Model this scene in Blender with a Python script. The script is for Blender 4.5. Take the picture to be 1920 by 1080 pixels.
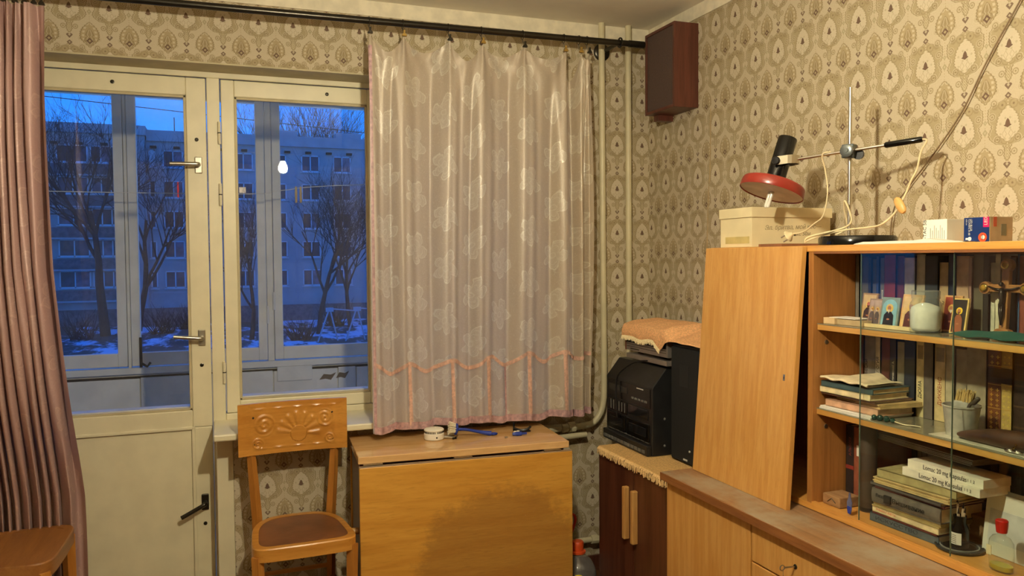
import bpy, bmesh, math, random
from mathutils import Vector, Matrix, noise
from math import sin, cos, pi, radians as R
random.seed(7)
for o in list(bpy.data.objects): bpy.data.objects.remove(o)
S = bpy.context.scene
COL = S.collection
# ------------------------------------------------------------------ camera
YAW, PITCH, ROLL, FPX = R(20.25), R(2.225), R(.41), 1475.0
_f = Vector((sin(YAW)*cos(PITCH), cos(YAW)*cos(PITCH), -sin(PITCH)))
_r = Vector((cos(YAW), -sin(YAW), 0)); _d = _f.cross(_r)
_r2 = cos(ROLL)*_r + sin(ROLL)*_d; _d2 = -sin(ROLL)*_r + cos(ROLL)*_d
cam = bpy.data.cameras.new('camera'); camo = bpy.data.objects.new('camera', cam); COL.objects.link(camo)
camo.matrix_world = Matrix(((_r2.x, -_d2.x, -_f.x, 0), (_r2.y, -_d2.y, -_f.y, 0), (_r2.z, -_d2.z, -_f.z, 1.47), (0, 0, 0, 1)))
cam.sensor_width = 36; cam.lens = FPX/1920*36; cam.clip_start = .03; cam.clip_end = 500
S.camera = camo
# ------------------------------------------------------------------ dusk sky
W = bpy.data.worlds.new('dusk_sky'); S.world = W; W.use_nodes = True
nt = W.node_tree; nt.nodes.clear()
wo = nt.nodes.new('ShaderNodeOutputWorld'); wb = nt.nodes.new('ShaderNodeBackground')
tc = nt.nodes.new('ShaderNodeTexCoord'); sx = nt.nodes.new('ShaderNodeSeparateXYZ'); cr = nt.nodes.new('ShaderNodeValToRGB')
nt.links.new(tc.outputs['Generated'], sx.inputs[0]); nt.links.new(sx.outputs['Z'], cr.inputs[0])
cr.color_ramp.elements[0].position = 0; cr.color_ramp.elements[0].color = (.10, .40, 1.12, 1)
cr.color_ramp.elements[1].position = .6; cr.color_ramp.elements[1].color = (.008, .11, .72, 1)
e = cr.color_ramp.elements.new(.17); e.color = (.018, .25, 1.08, 1)
nt.links.new(cr.outputs[0], wb.inputs[0]); wb.inputs[1].default_value = 1.5
nt.links.new(wb.outputs[0], wo.inputs[0])
# ------------------------------------------------------------------ view
vs = S.view_settings; vs.view_transform = 'Standard'; vs.look = 'None'; vs.gamma = 1; vs.use_curve_mapping = False
vs.exposure = 0.0
S.display_settings.display_device = 'sRGB'
S.cycles.transparent_max_bounces = 24
BULB_POS = (.42, 1.15, 2.11); BULB_STRENGTH = 2150.0; BULB_COL = (1.0, .895, .65)
# ------------------------------------------------------------------ node helpers
def lin(c):
    return tuple((x/255/12.92 if x/255 <= .04045 else ((x/255+.055)/1.055)**2.4) for x in c) + (1,)
class Nd:
    """tiny expression builder over shader nodes"""
    def __init__(s, nt, sock): s.nt, s.s = nt, sock
    def op(s, o, *a):
        n = s.nt.nodes.new('ShaderNodeMath'); n.operation = o
        for i, x in enumerate((s,)+a):
            if isinstance(x, Nd): s.nt.links.new(x.s, n.inputs[i])
            else: n.inputs[i].default_value = x
        return Nd(s.nt, n.outputs[0])
    def __add__(s, b): return s.op('ADD', b)
    __radd__ = __add__
    def __sub__(s, b): return s.op('SUBTRACT', b)
    def __rsub__(s, b): return (s*-1)+b
    def __mul__(s, b): return s.op('MULTIPLY', b)
    __rmul__ = __mul__
    def __truediv__(s, b): return s.op('DIVIDE', b)
    def fr(s): return s.op('FRACT')
    def ab(s): return s.op('ABSOLUTE')
    def lt(s, b): return s.op('LESS_THAN', b)
    def gt(s, b): return s.op('GREATER_THAN', b)
    def sq(s): return s.op('SQRT')
    def sn(s): return s.op('SINE')
    def cs(s): return s.op('COSINE')
    def mx(s, b): return s.op('MAXIMUM', b)
    def mn(s, b): return s.op('MINIMUM', b)
    def ss(s, a, b):
        n = s.nt.nodes.new('ShaderNodeMapRange'); n.interpolation_type = 'SMOOTHSTEP'
        s.nt.links.new(s.s, n.inputs[0]); n.inputs[1].default_value = a; n.inputs[2].default_value = b
        return Nd(s.nt, n.outputs[0])
    def ramp(s, pts, mode='LINEAR'):
        n = s.nt.nodes.new('ShaderNodeValToRGB'); cr = n.color_ramp; cr.interpolation = mode
        pts = sorted(pts)
        while len(cr.elements) < len(pts): cr.elements.new(.5)
        for e, (p, v) in zip(cr.elements, pts):
            e.position = p; e.color = v if isinstance(v, tuple) else (v, v, v, 1)
        s.nt.links.new(s.s, n.inputs[0]); return Nd(s.nt, n.outputs[0])
class Mt:
    def __init__(s, name):
        s.m = bpy.data.materials.new(name); s.m.use_nodes = True; s.nt = s.m.node_tree; s.nt.nodes.clear()
        s.out = s.new('ShaderNodeOutputMaterial')
    def new(s, t, **k):
        n = s.nt.nodes.new(t)
        for a, b in k.items(): setattr(n, a, b)
        return n
    def ln(s, a, b): s.nt.links.new(a.s if isinstance(a, Nd) else a, b)
    def coords(s, kind='Object', scale=(1, 1, 1), rot=(0, 0, 0)):
        t = s.new('ShaderNodeTexCoord'); m = s.new('ShaderNodeMapping')
        s.ln(t.outputs[kind], m.inputs[0]); m.inputs['Scale'].default_value = scale; m.inputs['Rotation'].default_value = rot
        return m.outputs[0]
    def world(s):
        g = s.new('ShaderNodeNewGeometry'); x = s.new('ShaderNodeSeparateXYZ'); s.ln(g.outputs['Position'], x.inputs[0])
        return [Nd(s.nt, x.outputs[i]) for i in range(3)]
    def noise(s, vec, scale, detail=3, rough=.5, dist=0):
        n = s.new('ShaderNodeTexNoise'); s.ln(vec, n.inputs['Vector']) if vec else None
        n.inputs['Scale'].default_value = scale; n.inputs['Detail'].default_value = detail
        n.inputs['Roughness'].default_value = rough; n.inputs['Distortion'].default_value = dist
        return Nd(s.nt, n.outputs[0])
    def mix(s, f, a, b, mode='MIX'):
        n = s.new('ShaderNodeMix', data_type='RGBA', blend_type=mode)
        for v, i in ((f, 0), (a, 6), (b, 7)):
            if isinstance(v, Nd): s.ln(v, n.inputs[i])
            elif hasattr(v, 'is_linked'): s.ln(v, n.inputs[i])
            else: n.inputs[i].default_value = v
        return Nd(s.nt, n.outputs[2])
    def bsdf(s, col, rough=.5, metal=0, spec=.5, bump=None, bstr=.3, bdist=.002, **kw):
        b = s.new('ShaderNodeBsdfPrincipled')
        for v, k in ((col, 'Base Color'), (rough, 'Roughness'), (metal, 'Metallic'), (spec, 'Specular IOR Level')):
            if isinstance(v, Nd): s.ln(v, b.inputs[k])
            else: b.inputs[k].default_value = v
        for k, v in kw.items():
            k = k.replace('_', ' ')
            if isinstance(v, Nd): s.ln(v, b.inputs[k])
            else: b.inputs[k].default_value = v
        if bump is not None:
            n = s.new('ShaderNodeBump'); n.inputs['Strength'].default_value = bstr; n.inputs['Distance'].default_value = bdist
            s.ln(bump, n.inputs['Height']); s.ln(n.outputs[0], b.inputs['Normal'])
        return b
    def done(s, sh): s.ln(sh.outputs[0] if not hasattr(sh, 'is_output') else sh, s.out.inputs[0]); return s.m
def pm(name, col, rough=.5, metal=0, var=.12, vs=25, bump=0, bs=120, spec=.5, **kw):
    """plain procedural paint / plastic / metal: base colour with soft noise variation"""
    m = Mt(name); c = m.coords(); n = m.noise(c, vs, 4)
    b = lin(col); lo = tuple(x*(1-var) for x in b[:3])+(1,); hi = tuple(min(1, x*(1+var)) for x in b[:3])+(1,)
    colr = m.mix(n.ss(.3, .7), lo, hi)
    return m.done(m.bsdf(colr, rough, metal, spec, m.noise(c, bs, 4) if bump else None, bump, **kw))
def wood(name, c1, c2, axis=2, rough=.35, stretch=14, scale=3.2, spec=.5, extra=None, bump=.12):
    m = Mt(name); sc = [stretch]*3; sc[axis] = 1.0
    c = m.coords(scale=tuple(sc)); d = m.noise(c, scale, 5, .6, .6); f = m.noise(c, scale*7, 3, .6)
    col = m.mix(d.ss(.3, .72), lin(c1), lin(c2)); dark = tuple(x*.72 for x in lin(c2)[:3])+(1,)
    col = m.mix(f.ss(.52, .75)*.45, col, dark)
    if extra: col = extra(m, col)
    return m.done(m.bsdf(col, rough, 0, spec, f, bump, .0006))
def glass(name, tint=(1, 1, 1, 1), ior=1.5, haze=0, rough=0.0):
    m = Mt(name); t = m.new('ShaderNodeBsdfTransparent'); t.inputs[0].default_value = tint
    g = m.new('ShaderNodeBsdfGlossy'); g.inputs['Roughness'].default_value = rough
    g_ = m.new('ShaderNodeNewGeometry'); d = m.new('ShaderNodeVectorMath', operation='DOT_PRODUCT')
    m.ln(g_.outputs['Incoming'], d.inputs[0]); m.ln(g_.outputs['Normal'], d.inputs[1])
    n = m.noise(m.coords(), 6, 3); f0 = ((ior-1)/(ior+1))**2
    fr = ((1-Nd(m.nt, d.outputs['Value']).ab()).op('POWER', 5.0)*(1-f0)+f0)*(.92+n*.16)
    x = m.new('ShaderNodeMixShader'); m.ln(fr, x.inputs[0]); m.ln(t.outputs[0], x.inputs[1]); m.ln(g.outputs[0], x.inputs[2])
    if haze:
        d_ = m.new('ShaderNodeBsdfDiffuse'); d_.inputs[0].default_value = (.75, .75, .72, 1); y = m.new('ShaderNodeMixShader'); m.ln(n.ss(.3, .75)*haze+haze*.5, y.inputs[0]); m.ln(x.outputs[0], y.inputs[1]); m.ln(d_.outputs[0], y.inputs[2]); x = y
    return m.done(x)
# ------------------------------------------------------------------ mesh builder
class MB:
    def __init__(s): s.v = []; s.f = []; s.uv = {}
    def add(s, vs, fs):
        b = len(s.v); s.v += [Vector(p) for p in vs]; s.f += [tuple(b+i for i in f) for f in fs]; return s
    def box(s, a, b, M=None):
        x0, y0, z0 = a; x1, y1, z1 = b
        x0, x1 = min(x0, x1), max(x0, x1); y0, y1 = min(y0, y1), max(y0, y1); z0, z1 = min(z0, z1), max(z0, z1)
        vs = [(x0, y0, z0), (x1, y0, z0), (x1, y1, z0), (x0, y1, z0), (x0, y0, z1), (x1, y0, z1), (x1, y1, z1), (x0, y1, z1)]
        if M: vs = [M @ Vector(p) for p in vs]
        return s.add(vs, [(0, 3, 2, 1), (4, 5, 6, 7), (0, 1, 5, 4), (1, 2, 6, 5), (2, 3, 7, 6), (3, 0, 4, 7)])
    def tube(s, pts, r, n=8, cap=True, M=None):
        pts = [Vector(p) for p in pts]; k = len(pts); rs = r if isinstance(r, (list, tuple)) else [r]*k
        t0 = (pts[1]-pts[0]).normalized(); up = Vector((0, 0, 1)) if abs(t0.z) < .9 else Vector((1, 0, 0))
        nrm = t0.cross(up).normalized(); vs = []
        for i, p in enumerate(pts):
            t = (pts[min(i+1, k-1)]-pts[max(i-1, 0)]).normalized()
            nrm = (nrm - t*nrm.dot(t)); nrm = nrm.normalized() if nrm.length > 1e-6 else t.orthogonal().normalized()
            bn = t.cross(nrm)
            for j in range(n):
                a = 2*pi*j/n; q = p+(nrm*cos(a)+bn*sin(a))*rs[i]; vs.append(M @ q if M else q)
        fs = [(i*n+j, i*n+(j+1) % n, (i+1)*n+(j+1) % n, (i+1)*n+j) for i in range(k-1) for j in range(n)]
        if cap: fs += [tuple(range(n-1, -1, -1)), tuple((k-1)*n+j for j in range(n))]
        return s.add(vs, fs)
    def lathe(s, prof, n=24, M=None, sx=1, sy=1):
        """prof: (radius, height) list, turned about Z, then M"""
        vs = []; k = len(prof)
        for r, z in prof:
            for j in range(n):
                a = 2*pi*j/n; p = Vector((r*cos(a)*sx, r*sin(a)*sy, z)); vs.append(M @ p if M else p)
        fs = [(i*n+j, i*n+(j+1) % n, (i+1)*n+(j+1) % n, (i+1)*n+j) for i in range(k-1) for j in range(n)]
        if prof[0][0] > 1e-5: fs.append(tuple(range(n-1, -1, -1)))
        if prof[-1][0] > 1e-5: fs.append(tuple((k-1)*n+j for j in range(n)))
        return s.add(vs, fs)
    def prism(s, poly, a, b, M=None):
        """poly in XY extruded z a..b, then M"""
        n = len(poly); vs = [Vector((x, y, a)) for x, y in poly]+[Vector((x, y, b)) for x, y in poly]
        if M: vs = [M @ p for p in vs]
        return s.add(vs, [tuple(range(n-1, -1, -1)), tuple(range(n, 2*n))]+[(i, (i+1) % n, n+(i+1) % n, n+i) for i in range(n)])
    def grid(s, fn, nu, nv, uvf=None):
        b = len(s.v)
        for i in range(nu+1):
            for j in range(nv+1): s.v.append(Vector(fn(i/nu, j/nv)))
        for i in range(nu):
            for j in range(nv):
                q = (b+i*(nv+1)+j, b+(i+1)*(nv+1)+j, b+(i+1)*(nv+1)+j+1, b+i*(nv+1)+j+1); s.f.append(q)
        if uvf:
            for i in range(nu+1):
                for j in range(nv+1): s.uv[b+i*(nv+1)+j] = uvf(i/nu, j/nv)
        return s
    def ball(s, c, r, n=12, sq=(1, 1, 1)):
        c = Vector(c); k = n//2+1
        return s.lathe([(max(r*sin(pi*i/(k-1)), 1e-6), -r*cos(pi*i/(k-1))) for i in range(k)], n, Matrix.Translation(c) @ Matrix.Diagonal((*sq, 1)))
    def build(s, name, m, parent=None, smooth=None, bevel=0, seg=2, local=False):
        off = Vector((0, 0, 0))
        if parent is not None and not local:
            q = parent
            while q is not None: off += q.location; q = q.parent
        elif parent is None and not local:
            xs = [p.x for p in s.v]; ys = [p.y for p in s.v]; zs = [p.z for p in s.v]
            off = Vector(((min(xs)+max(xs))/2, (min(ys)+max(ys))/2, min(zs)))
        me = bpy.data.meshes.new(name); me.from_pydata([p-off for p in s.v], [], s.f); me.update()
        bm = bmesh.new(); bm.from_mesh(me)
        if not s.uv:
            bmesh.ops.recalc_face_normals(bm, faces=bm.faces)
        if bevel:
            ed = [e for e in bm.edges if len(e.link_faces) == 2 and e.calc_face_angle(0) > .6]
            bmesh.ops.bevel(bm, geom=ed, offset=bevel, segments=seg, profile=.5, affect='EDGES', clamp_overlap=True)
        if s.uv:
            bm.verts.index_update(); L = bm.loops.layers.uv.new('uv')
            for f in bm.faces:
                for l in f.loops: l[L].uv = s.uv.get(l.vert.index, (0, 0))
        if smooth:
            for f in bm.faces: f.smooth = True
            if smooth is not True:
                for e in bm.edges:
                    if len(e.link_faces) == 2 and e.calc_face_angle(0) > smooth: e.smooth = False
        bm.to_mesh(me); bm.free()
        me.materials.append(m)
        o = bpy.data.objects.new(name, me); COL.objects.link(o)
        if parent is not None: o.parent = parent
        elif not local: o.location = off
        return o
SM = .7
def bx(name, a, b, m, parent=None, bevel=0, smooth=None):
    return MB().box(a, b).build(name, m, parent, bevel=bevel, smooth=smooth)
def tag(o, label=None, cat=None, group=None, kind=None):
    if label: o['label'] = label
    if cat: o['category'] = cat
    if group: o['group'] = group
    if kind: o['kind'] = kind
    return o
def thing(name, label, cat, loc=(0, 0, 0), rotz=0, group=None, kind=None):
    o = bpy.data.objects.new(name, None); COL.objects.link(o); o.empty_display_size = .05
    o.location = loc; o.rotation_euler = (0, 0, rotz); return tag(o, label, cat, group, kind)
def struct(o): o['kind'] = 'structure'; return o
def copy_tree(o, parent=None):
    c = o.copy(); COL.objects.link(c); c.parent = parent
    for ch in list(o.children): copy_tree(ch, c)
    return c
def catmull(pts, k=8):
    pts = [Vector(p) for p in pts]; out = []
    for i in range(len(pts)-1):
        p0, p1, p2, p3 = pts[max(i-1, 0)], pts[i], pts[i+1], pts[min(i+2, len(pts)-1)]
        for j in range(k):
            t = j/k; out.append(.5*((2*p1)+(p2-p0)*t+(2*p0-5*p1+4*p2-p3)*t*t+(3*p1-p0-3*p2+p3)*t**3))
    return out+[pts[-1]]
def frame_from(o, x, y):
    x = Vector(x).normalized(); y = Vector(y).normalized(); z = x.cross(y)
    return Matrix(((x.x, y.x, z.x, o[0]), (x.y, y.y, z.y, o[1]), (x.z, y.z, z.z, o[2]), (0, 0, 0, 1)))
def text(s, size, m, parent, o, x, y, name='lettering', align='LEFT', depth=.0004, shear=0, sx=1):
    """flat printed lettering as thin geometry; baseline origin o, reading direction x, up y"""
    cu = bpy.data.curves.new('t', 'FONT'); cu.body = s; cu.size = size; cu.align_x = align; cu.align_y = 'CENTER'; cu.shear = shear
    cu.resolution_u = 2; cu.extrude = depth
    ob = bpy.data.objects.new('t', cu); COL.objects.link(ob); dg = bpy.context.evaluated_depsgraph_get(); dg.update()
    me = bpy.data.meshes.new_from_object(ob.evaluated_get(dg)); bpy.data.objects.remove(ob); bpy.data.curves.remove(cu)
    off = Vector((0, 0, 0)); q = parent
    while q is not None: off += q.location; q = q.parent
    me.transform(Matrix.Translation(-off) @ frame_from(o, x, y) @ Matrix.Diagonal((sx, 1, 1, 1)))
    me.materials.clear(); me.materials.append(m); me.name = name
    r = bpy.data.objects.new(name, me); COL.objects.link(r); r.parent = parent; return r
NX, NY, UP = (-1, 0, 0), (0, -1, 0), (0, 0, 1)
# ------------------------------------------------------------------ materials
def wallpaper(name, axis, p, q, h0, v0):
    m = Mt(name); w = m.world(); H = w[axis]; Z = w[2]; k = q/p
    u = (((H-h0)/p+.5).fr()-.5).ab(); v = ((Z-v0)/q+.5).fr()
    uB = .5-u; vB = (v+.5).fr()
    def prof(x, pts): return x.ramp([(t+.5, max(val, 0.0)) for t, val in pts])
    sc = (v*(2*pi*26)).sn()*.012
    scB = (vB*(2*pi*26)).sn()*.010
    wT = prof(v, [(-.5, 0), (-.47, .03), (-.42, .07), (-.33, .06), (-.28, .10), (-.25, .26), (-.2, .37), (-.15, .42), (-.1, .41), (-.05, .36), (-.01, .36), (.03, .43), (.12, .445), (.20, .435), (.245, .36), (.27, .20), (.31, .06), (.34, 0), (.5, 0)])
    wA = prof(v, [(-.5, 0), (-.25, 0), (-.22, .06), (-.17, .16), (-.12, .25), (-.06, .265), (0, .245), (.08, .215), (.15, .14), (.2, .05), (.235, 0), (.5, 0)])
    wU = prof(v, [(-.5, 0), (-.062, 0), (-.045, .05), (-.03, .09), (-.02, .055), (0, .05), (.03, .035), (.06, 0), (.5, 0)])
    wB = prof(vB, [(-.5, 0), (-.225, 0), (-.18, .08), (-.13, .16), (-.08, .22), (-.02, .24), (.05, .225), (.12, .17), (.18, .08), (.225, 0), (.5, 0)])
    wI = prof(vB, [(-.5, 0), (-.2, 0), (-.15, .09), (-.10, .14), (-.055, .11), (-.035, .05), (-.01, .11), (.04, .075), (.08, .04), (.11, 0), (.5, 0)])
    cream, tan, line, dark = lin((206, 194, 167)), lin((182, 167, 133)), lin((150, 132, 98)), lin((120, 97, 80))
    pale, tan2, dot = lin((214, 203, 177)), lin((184, 167, 132)), lin((176, 165, 132))
    def rings(uu, vv, u0, t0, rad, fr):
        du = uu-u0; dv = (vv-(t0+.5))*k; d = (du*du+dv*dv).sq()
        return d.lt(rad), ((d*fr).sn()).gt(.25)
    T = u.lt(wT+sc*.7)
    col = m.mix(T, cream, tan)
    # curled leaves beside the cream stem
    for (uu, vv, u0, t0, rad) in ((u, v, .31, .27, .095), (u, v, .22, -.20, .10), (u, v, .345, .10, .085), (u, v, .15, -.37, .075), (uB, vB, .235, -.075, .052)):
        ins, rg = rings(uu, vv, u0, t0, rad, 2*pi/.046)
        col = m.mix(ins*.6, col, tan); col = m.mix(ins*rg*.62, col, line); col = m.mix(ins*(1-rg)*.45, col, pale)
    cv = m.new('ShaderNodeCombineXYZ'); m.ln(u*p, cv.inputs[0]); m.ln(v*q, cv.inputs[1])
    vo = m.new('ShaderNodeTexVoronoi'); vo.inputs['Scale'].default_value = 38; vo.inputs['Randomness'].default_value = .8; m.ln(cv.outputs[0], vo.inputs['Vector'])
    vd = Nd(m.nt, vo.outputs['Distance']); vr = (vd*19).sn().gt(.35)*vd.lt(.50)
    col = m.mix(T*vr*.42, col, line); col = m.mix(T*vd.lt(.10)*.5, col, dark)
    col = m.mix((u-wT-sc*.7).ab().lt(.012)*wT.gt(.01)*.65, col, line)
    col = m.mix((u-wT-sc*.7+.030).ab().lt(.007)*wT.gt(.05)*.75, col, pale)
    # pale medallion with dark tulip
    A = u.lt(wA+sc); col = m.mix(A, col, pale)
    col = m.mix((u-wA-sc).ab().lt(.014)*wA.gt(.003)*.6, col, line)
    dd = ((u*30).sn()*((v*k)*30).sn()).gt(.72)*u.lt(wA*.8)
    col = m.mix(dd*.5, col, dot); col = m.mix(u.lt(wU)*wU.gt(.002), col, dark)
    fl = ((u-.07).ab()/.05+(v-.36).ab()/.05)
    col = m.mix((fl-1).ab().lt(.18)*.35, col, line)
    # darker medallion
    Bm = uB.lt(wB+scB); col = m.mix(Bm, col, tan2)
    ring = (uB-wB*.68).ab().lt(.030)*((vB*(2*pi*15)).sn()).gt(-.15)*wB.gt(.02)
    col = m.mix(ring*.75, col, pale)
    I = uB.lt(wI)*wI.gt(.002); col = m.mix(I*.55, col, line); col = m.mix((uB-wI).ab().lt(.010)*wI.gt(.004)*.7, col, line); col = m.mix((uB-wI*.5).ab().lt(.012)*wI.gt(.02)*.5, col, pale)
    hb = (uB/.09+(vB-.39).ab()/.055)
    col = m.mix(hb.lt(1), col, dark); col = m.mix(hb.lt(.42), col, tan)
    col = m.mix((uB-wB-scB).ab().lt(.016)*wB.gt(.003)*.75, col, line)
    # small dark diamonds between the pale medallions, pale floret under the dark ones
    for (uu, vv, t0, a, b, c) in ((u, v, .478, .085, .062, dark), (u, v, .345, .075, .045, dark), (uB, vB, .41, .06, .05, dot), (uB, vB, -.46, .045, .035, dot)):
        h = (uu/a+(vv-(t0+.5)).ab()/b)
        col = m.mix(h.lt(1)*.9, col, c); col = m.mix(h.lt(.4)*.8, col, cream)
    c = m.coords(); n = m.noise(c, 260, 2); n2 = m.noise(c, 2.0, 3)
    col = m.mix((n*.22+n2*.18), col, lin((150, 130, 96)), 'MULTIPLY')
    return m.done(m.bsdf(col, .75, 0, .25, n, .15, .0008))
WP_WIN = wallpaper('wallpaper_window_wall', 0, .1325, .206, -.374, 2.201)
WP_RIGHT = wallpaper('wallpaper_right_wall', 1, .1285, .2035, 1.865, 2.0135)
PLASTER = pm('ceiling_whitewash', (232, 224, 206), .9, var=.05, vs=4, bump=.2, bs=40, spec=.1)
CORNICE = pm('flaking_cornice_paint', (228, 218, 192), .8, var=.10, vs=18, bump=.5, bs=30)
PAINT = pm('cream_gloss_paint', (226, 217, 184), .38, var=.05, vs=9, bump=.06, bs=40)
PAINTD = pm('old_reveal_paint', (190, 178, 142), .6, var=.10, vs=9, bump=.1, bs=30)
GREYP = pm('balcony_grey_paint', (232, 229, 218), .6, var=.08, vs=7, bump=.2, bs=22)
PLY = pm('bare_plywood_patch', (120, 100, 78), .8, var=.2)
SHADOWGAP = pm('dark_gap', (52, 44, 32), .9)
FLOORM = wood('floor_boards', (110, 72, 40), (84, 52, 28), 1, .4)
METAL = pm('satin_aluminium', (190, 184, 170), .3, 1, var=.05)
CHROME = pm('chrome', (214, 208, 196), .26, 1, var=.03)
BRASS = pm('brass', (200, 170, 100), .25, 1, var=.05)
DARKMETAL = pm('dark_bronze_metal', (70, 66, 58), .28, .9, var=.08)
BLACKP = pm('black_plastic', (12, 12, 14), .35, var=.2)
BLACKG = pm('glossy_black_enamel', (8, 8, 9), .12, var=.2)
PIPEP = pm('pipe_paint', (206, 196, 160), .4, var=.06, vs=14, bump=.1)
WOOD_FRONT = wood('honey_veneer_vertical', (216, 164, 92), (200, 142, 68), 2, .34, 16, 3.0)
WOOD_TOPB = wood('honey_veneer_lengthwise', (216, 158, 80), (198, 136, 60), 1, .32, 16, 3.0)
WOOD_SHELF = wood('shelf_edge_veneer', (206, 156, 84), (188, 134, 62), 1, .35, 16, 3.0)
def _dust(m, col):
    c = m.coords(); n = m.noise(c, 5, 6, .65); n2 = m.noise(c, 60, 3)
    return m.mix((n.ss(.36, .66)*.85+n2*.10), col, lin((158, 144, 120)))
WOOD_DUSTY = wood('dusty_worktop_veneer', (152, 110, 68), (124, 86, 50), 1, .55, 14, 3.0, extra=_dust)
WOOD_EDGE = wood('dark_worktop_edge', (150, 96, 50), (118, 72, 36), 1, .45)
WOOD_DARK = wood('dark_walnut_veneer', (100, 58, 40), (74, 40, 28), 2, .32, 14, 2.4)
WOOD_CHAIR = wood('chair_beech', (206, 146, 66), (184, 122, 48), 0, .28, 10, 3.0)
WOOD_CHAIRV = wood('chair_beech_posts', (198, 136, 62), (172, 110, 46), 2, .28, 10, 3.0)
WOOD_PALE = wood('pale_handle_wood', (206, 160, 96), (184, 132, 70), 2, .35)
def _wear(m, col):
    c = m.coords('Object'); x = m.new('ShaderNodeSeparateXYZ'); m.ln(c, x.inputs[0])
    X, Z = Nd(m.nt, x.outputs[0]), Nd(m.nt, x.outputs[2])
    n = m.noise(c, 7, 8, .72); sx = (X-.13)/.37; sz = (Z-.24)/.37
    n3 = m.noise(m.coords('Object', (1, 1, 2.2)), 34, 4, .6); d = (sx*sx+sz*sz).sq()+(n-.5)*.55+(n3-.5)*.30
    mask = 1-d.ss(.80, 1.02); n2 = m.noise(m.coords(scale=(3, 1, 22)), 9, 4)
    col = m.mix(mask*(.34+n2*.40), col, lin((140, 98, 50)))
    sp = m.noise(c, 130, 2); return m.mix(mask*sp.ss(.68, .78)*.5, col, lin((176, 140, 92)))
WOOD_LEAF = wood('worn_table_leaf_veneer', (220, 164, 72), (200, 140, 54), 0, .34, 9, 2.6, extra=_wear)
WOOD_TABLE = wood('table_top_lacquer', (226, 184, 128), (210, 162, 102), 0, .06, 10, 2.6, spec=.8, bump=.02)
GLASS = glass('window_glass', haze=.016)
CABGLASS = glass('cabinet_glass', (.97, .99, .97, 1), 1.36)
FLACON = glass('flacon_glass', (.93, .95, .92, 1), 1.8, .03)
JARGLASS = glass('jar_glass', (.86, .89, .85, 1), 1.7, .10)
EDGEGLASS = pm('green_glass_edge', (92, 108, 92), .15, var=.1)
PAPERM = pm('old_paper', (222, 206, 166), .85, var=.12, vs=40)
WHITEP = pm('white_paper', (226, 220, 206), .85, var=.04)
# ------------------------------------------------------------------ room shell
XL, XR, YB, YW, ZC = -1.70, 1.917, -2.40, 3.30, 2.535
OX0, OX1, OZ1, SILLZ = -.80, 1.40, 2.236, .781
struct(bx('floor', (XL-.2, YB-.2, -.12), (XR+.2, YW+.3, 0), FLOORM))
struct(bx('ceiling', (XL-.2, YB-.2, ZC), (XR+.2, YW+.3, ZC+.15), PLASTER))
struct(bx('wall_right', (XR, YB-.2, 0), (XR+.2, YW+.3, ZC), WP_RIGHT))
struct(bx('wall_left', (XL-.2, YB-.2, 0), (XL, YW+.3, ZC), WP_RIGHT))
struct(bx('wall_back', (XL, YB-.2, 0), (XR, YB, ZC), WP_WIN))
w = MB()
w.box((XL, YW, 0), (OX0, YW+.3, ZC)); w.box((OX0, YW, OZ1), (OX1, YW+.3, ZC))
w.box((OX1, YW, 0), (XR, YW+.3, ZC)); w.box((.03, YW, 0), (OX1, YW+.3, SILLZ))
struct(w.build('wall_window', WP_WIN))
struct(MB().prism([(XL, YW-.006), (XR, YW-.006), (XR, YW), (XL, YW)], 2.474, ZC, None).build('trim_1', CORNICE))
struct(bx('trim_2', (XR-.006, YB, 2.478), (XR, YW-.006, ZC), CORNICE))
struct(bx('trim_3', (OX0, YW+.002, OZ1-.006), (OX1, YW+.155, OZ1), PAINTD))
struct(bx('trim_4', (-.034, YW+.005, 0), (.03, YW+.16, SILLZ), PAINT, bevel=.004))
struct(bx('baseboard_window', (.03, YW-.016, 0), (1.90, YW, .07), WOOD_DARK, bevel=.003))
struct(bx('baseboard_right', (XR-.016, YB, 0), (XR, YW-.02, .07), WOOD_DARK, bevel=.003))
# ------------------------------------------------------------------ balcony door and window
FY = YW+.150
fr = MB()
fr.box((OX0, FY, 0), (OX0+.05, FY+.07, OZ1)); fr.box((OX0, FY, 2.208), (OX1, FY+.07, OZ1)); fr.box((-.044, FY-.004, 0), (.006, FY+.07, 2.208))
fr.box((.006, FY, .79), (OX1, FY+.07, .832)); fr.box((OX1-.05, FY, .79), (OX1, FY+.07, 2.208)); fr.box((.66, FY, .832), (.70, FY+.07, 2.208))
struct(tag(fr.build('trim_5', PAINT, bevel=.004), 'cream painted wooden frame around balcony door and window'))
def sash(root, x0, x1, z0, z1, gx0, gx1, gz0, gz1, y, t=.045):
    m = MB(); m.box((x0, y, z0), (gx0, y+t, z1)); m.box((gx1, y, z0), (x1, y+t, z1)); m.box((gx0, y, gz1), (gx1, y+t, z1)); m.box((gx0, y, z0), (gx1, y+t, gz0))
    m.build('sash_frame', PAINT, root, bevel=.004)
    b = MB(); e = .010
    b.box((gx0, y+.004, gz0), (gx0+e, y+.018, gz1)); b.box((gx1-e, y+.004, gz0), (gx1, y+.018, gz1)); b.box((gx0, y+.004, gz1-e), (gx1, y+.018, gz1)); b.box((gx0, y+.004, gz0), (gx1, y+.018, gz0+e))
    b.build('glazing_bead', PAINTD, root, bevel=.002)
    bx('glass_pane', (gx0, y+.020, gz0), (gx1, y+.023, gz1), GLASS, root)
    bx('weather_ledge', (gx0, y+.026, gz0-.002), (gx1, y+.09, gz0+.012), PAINT, root, bevel=.003)
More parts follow.
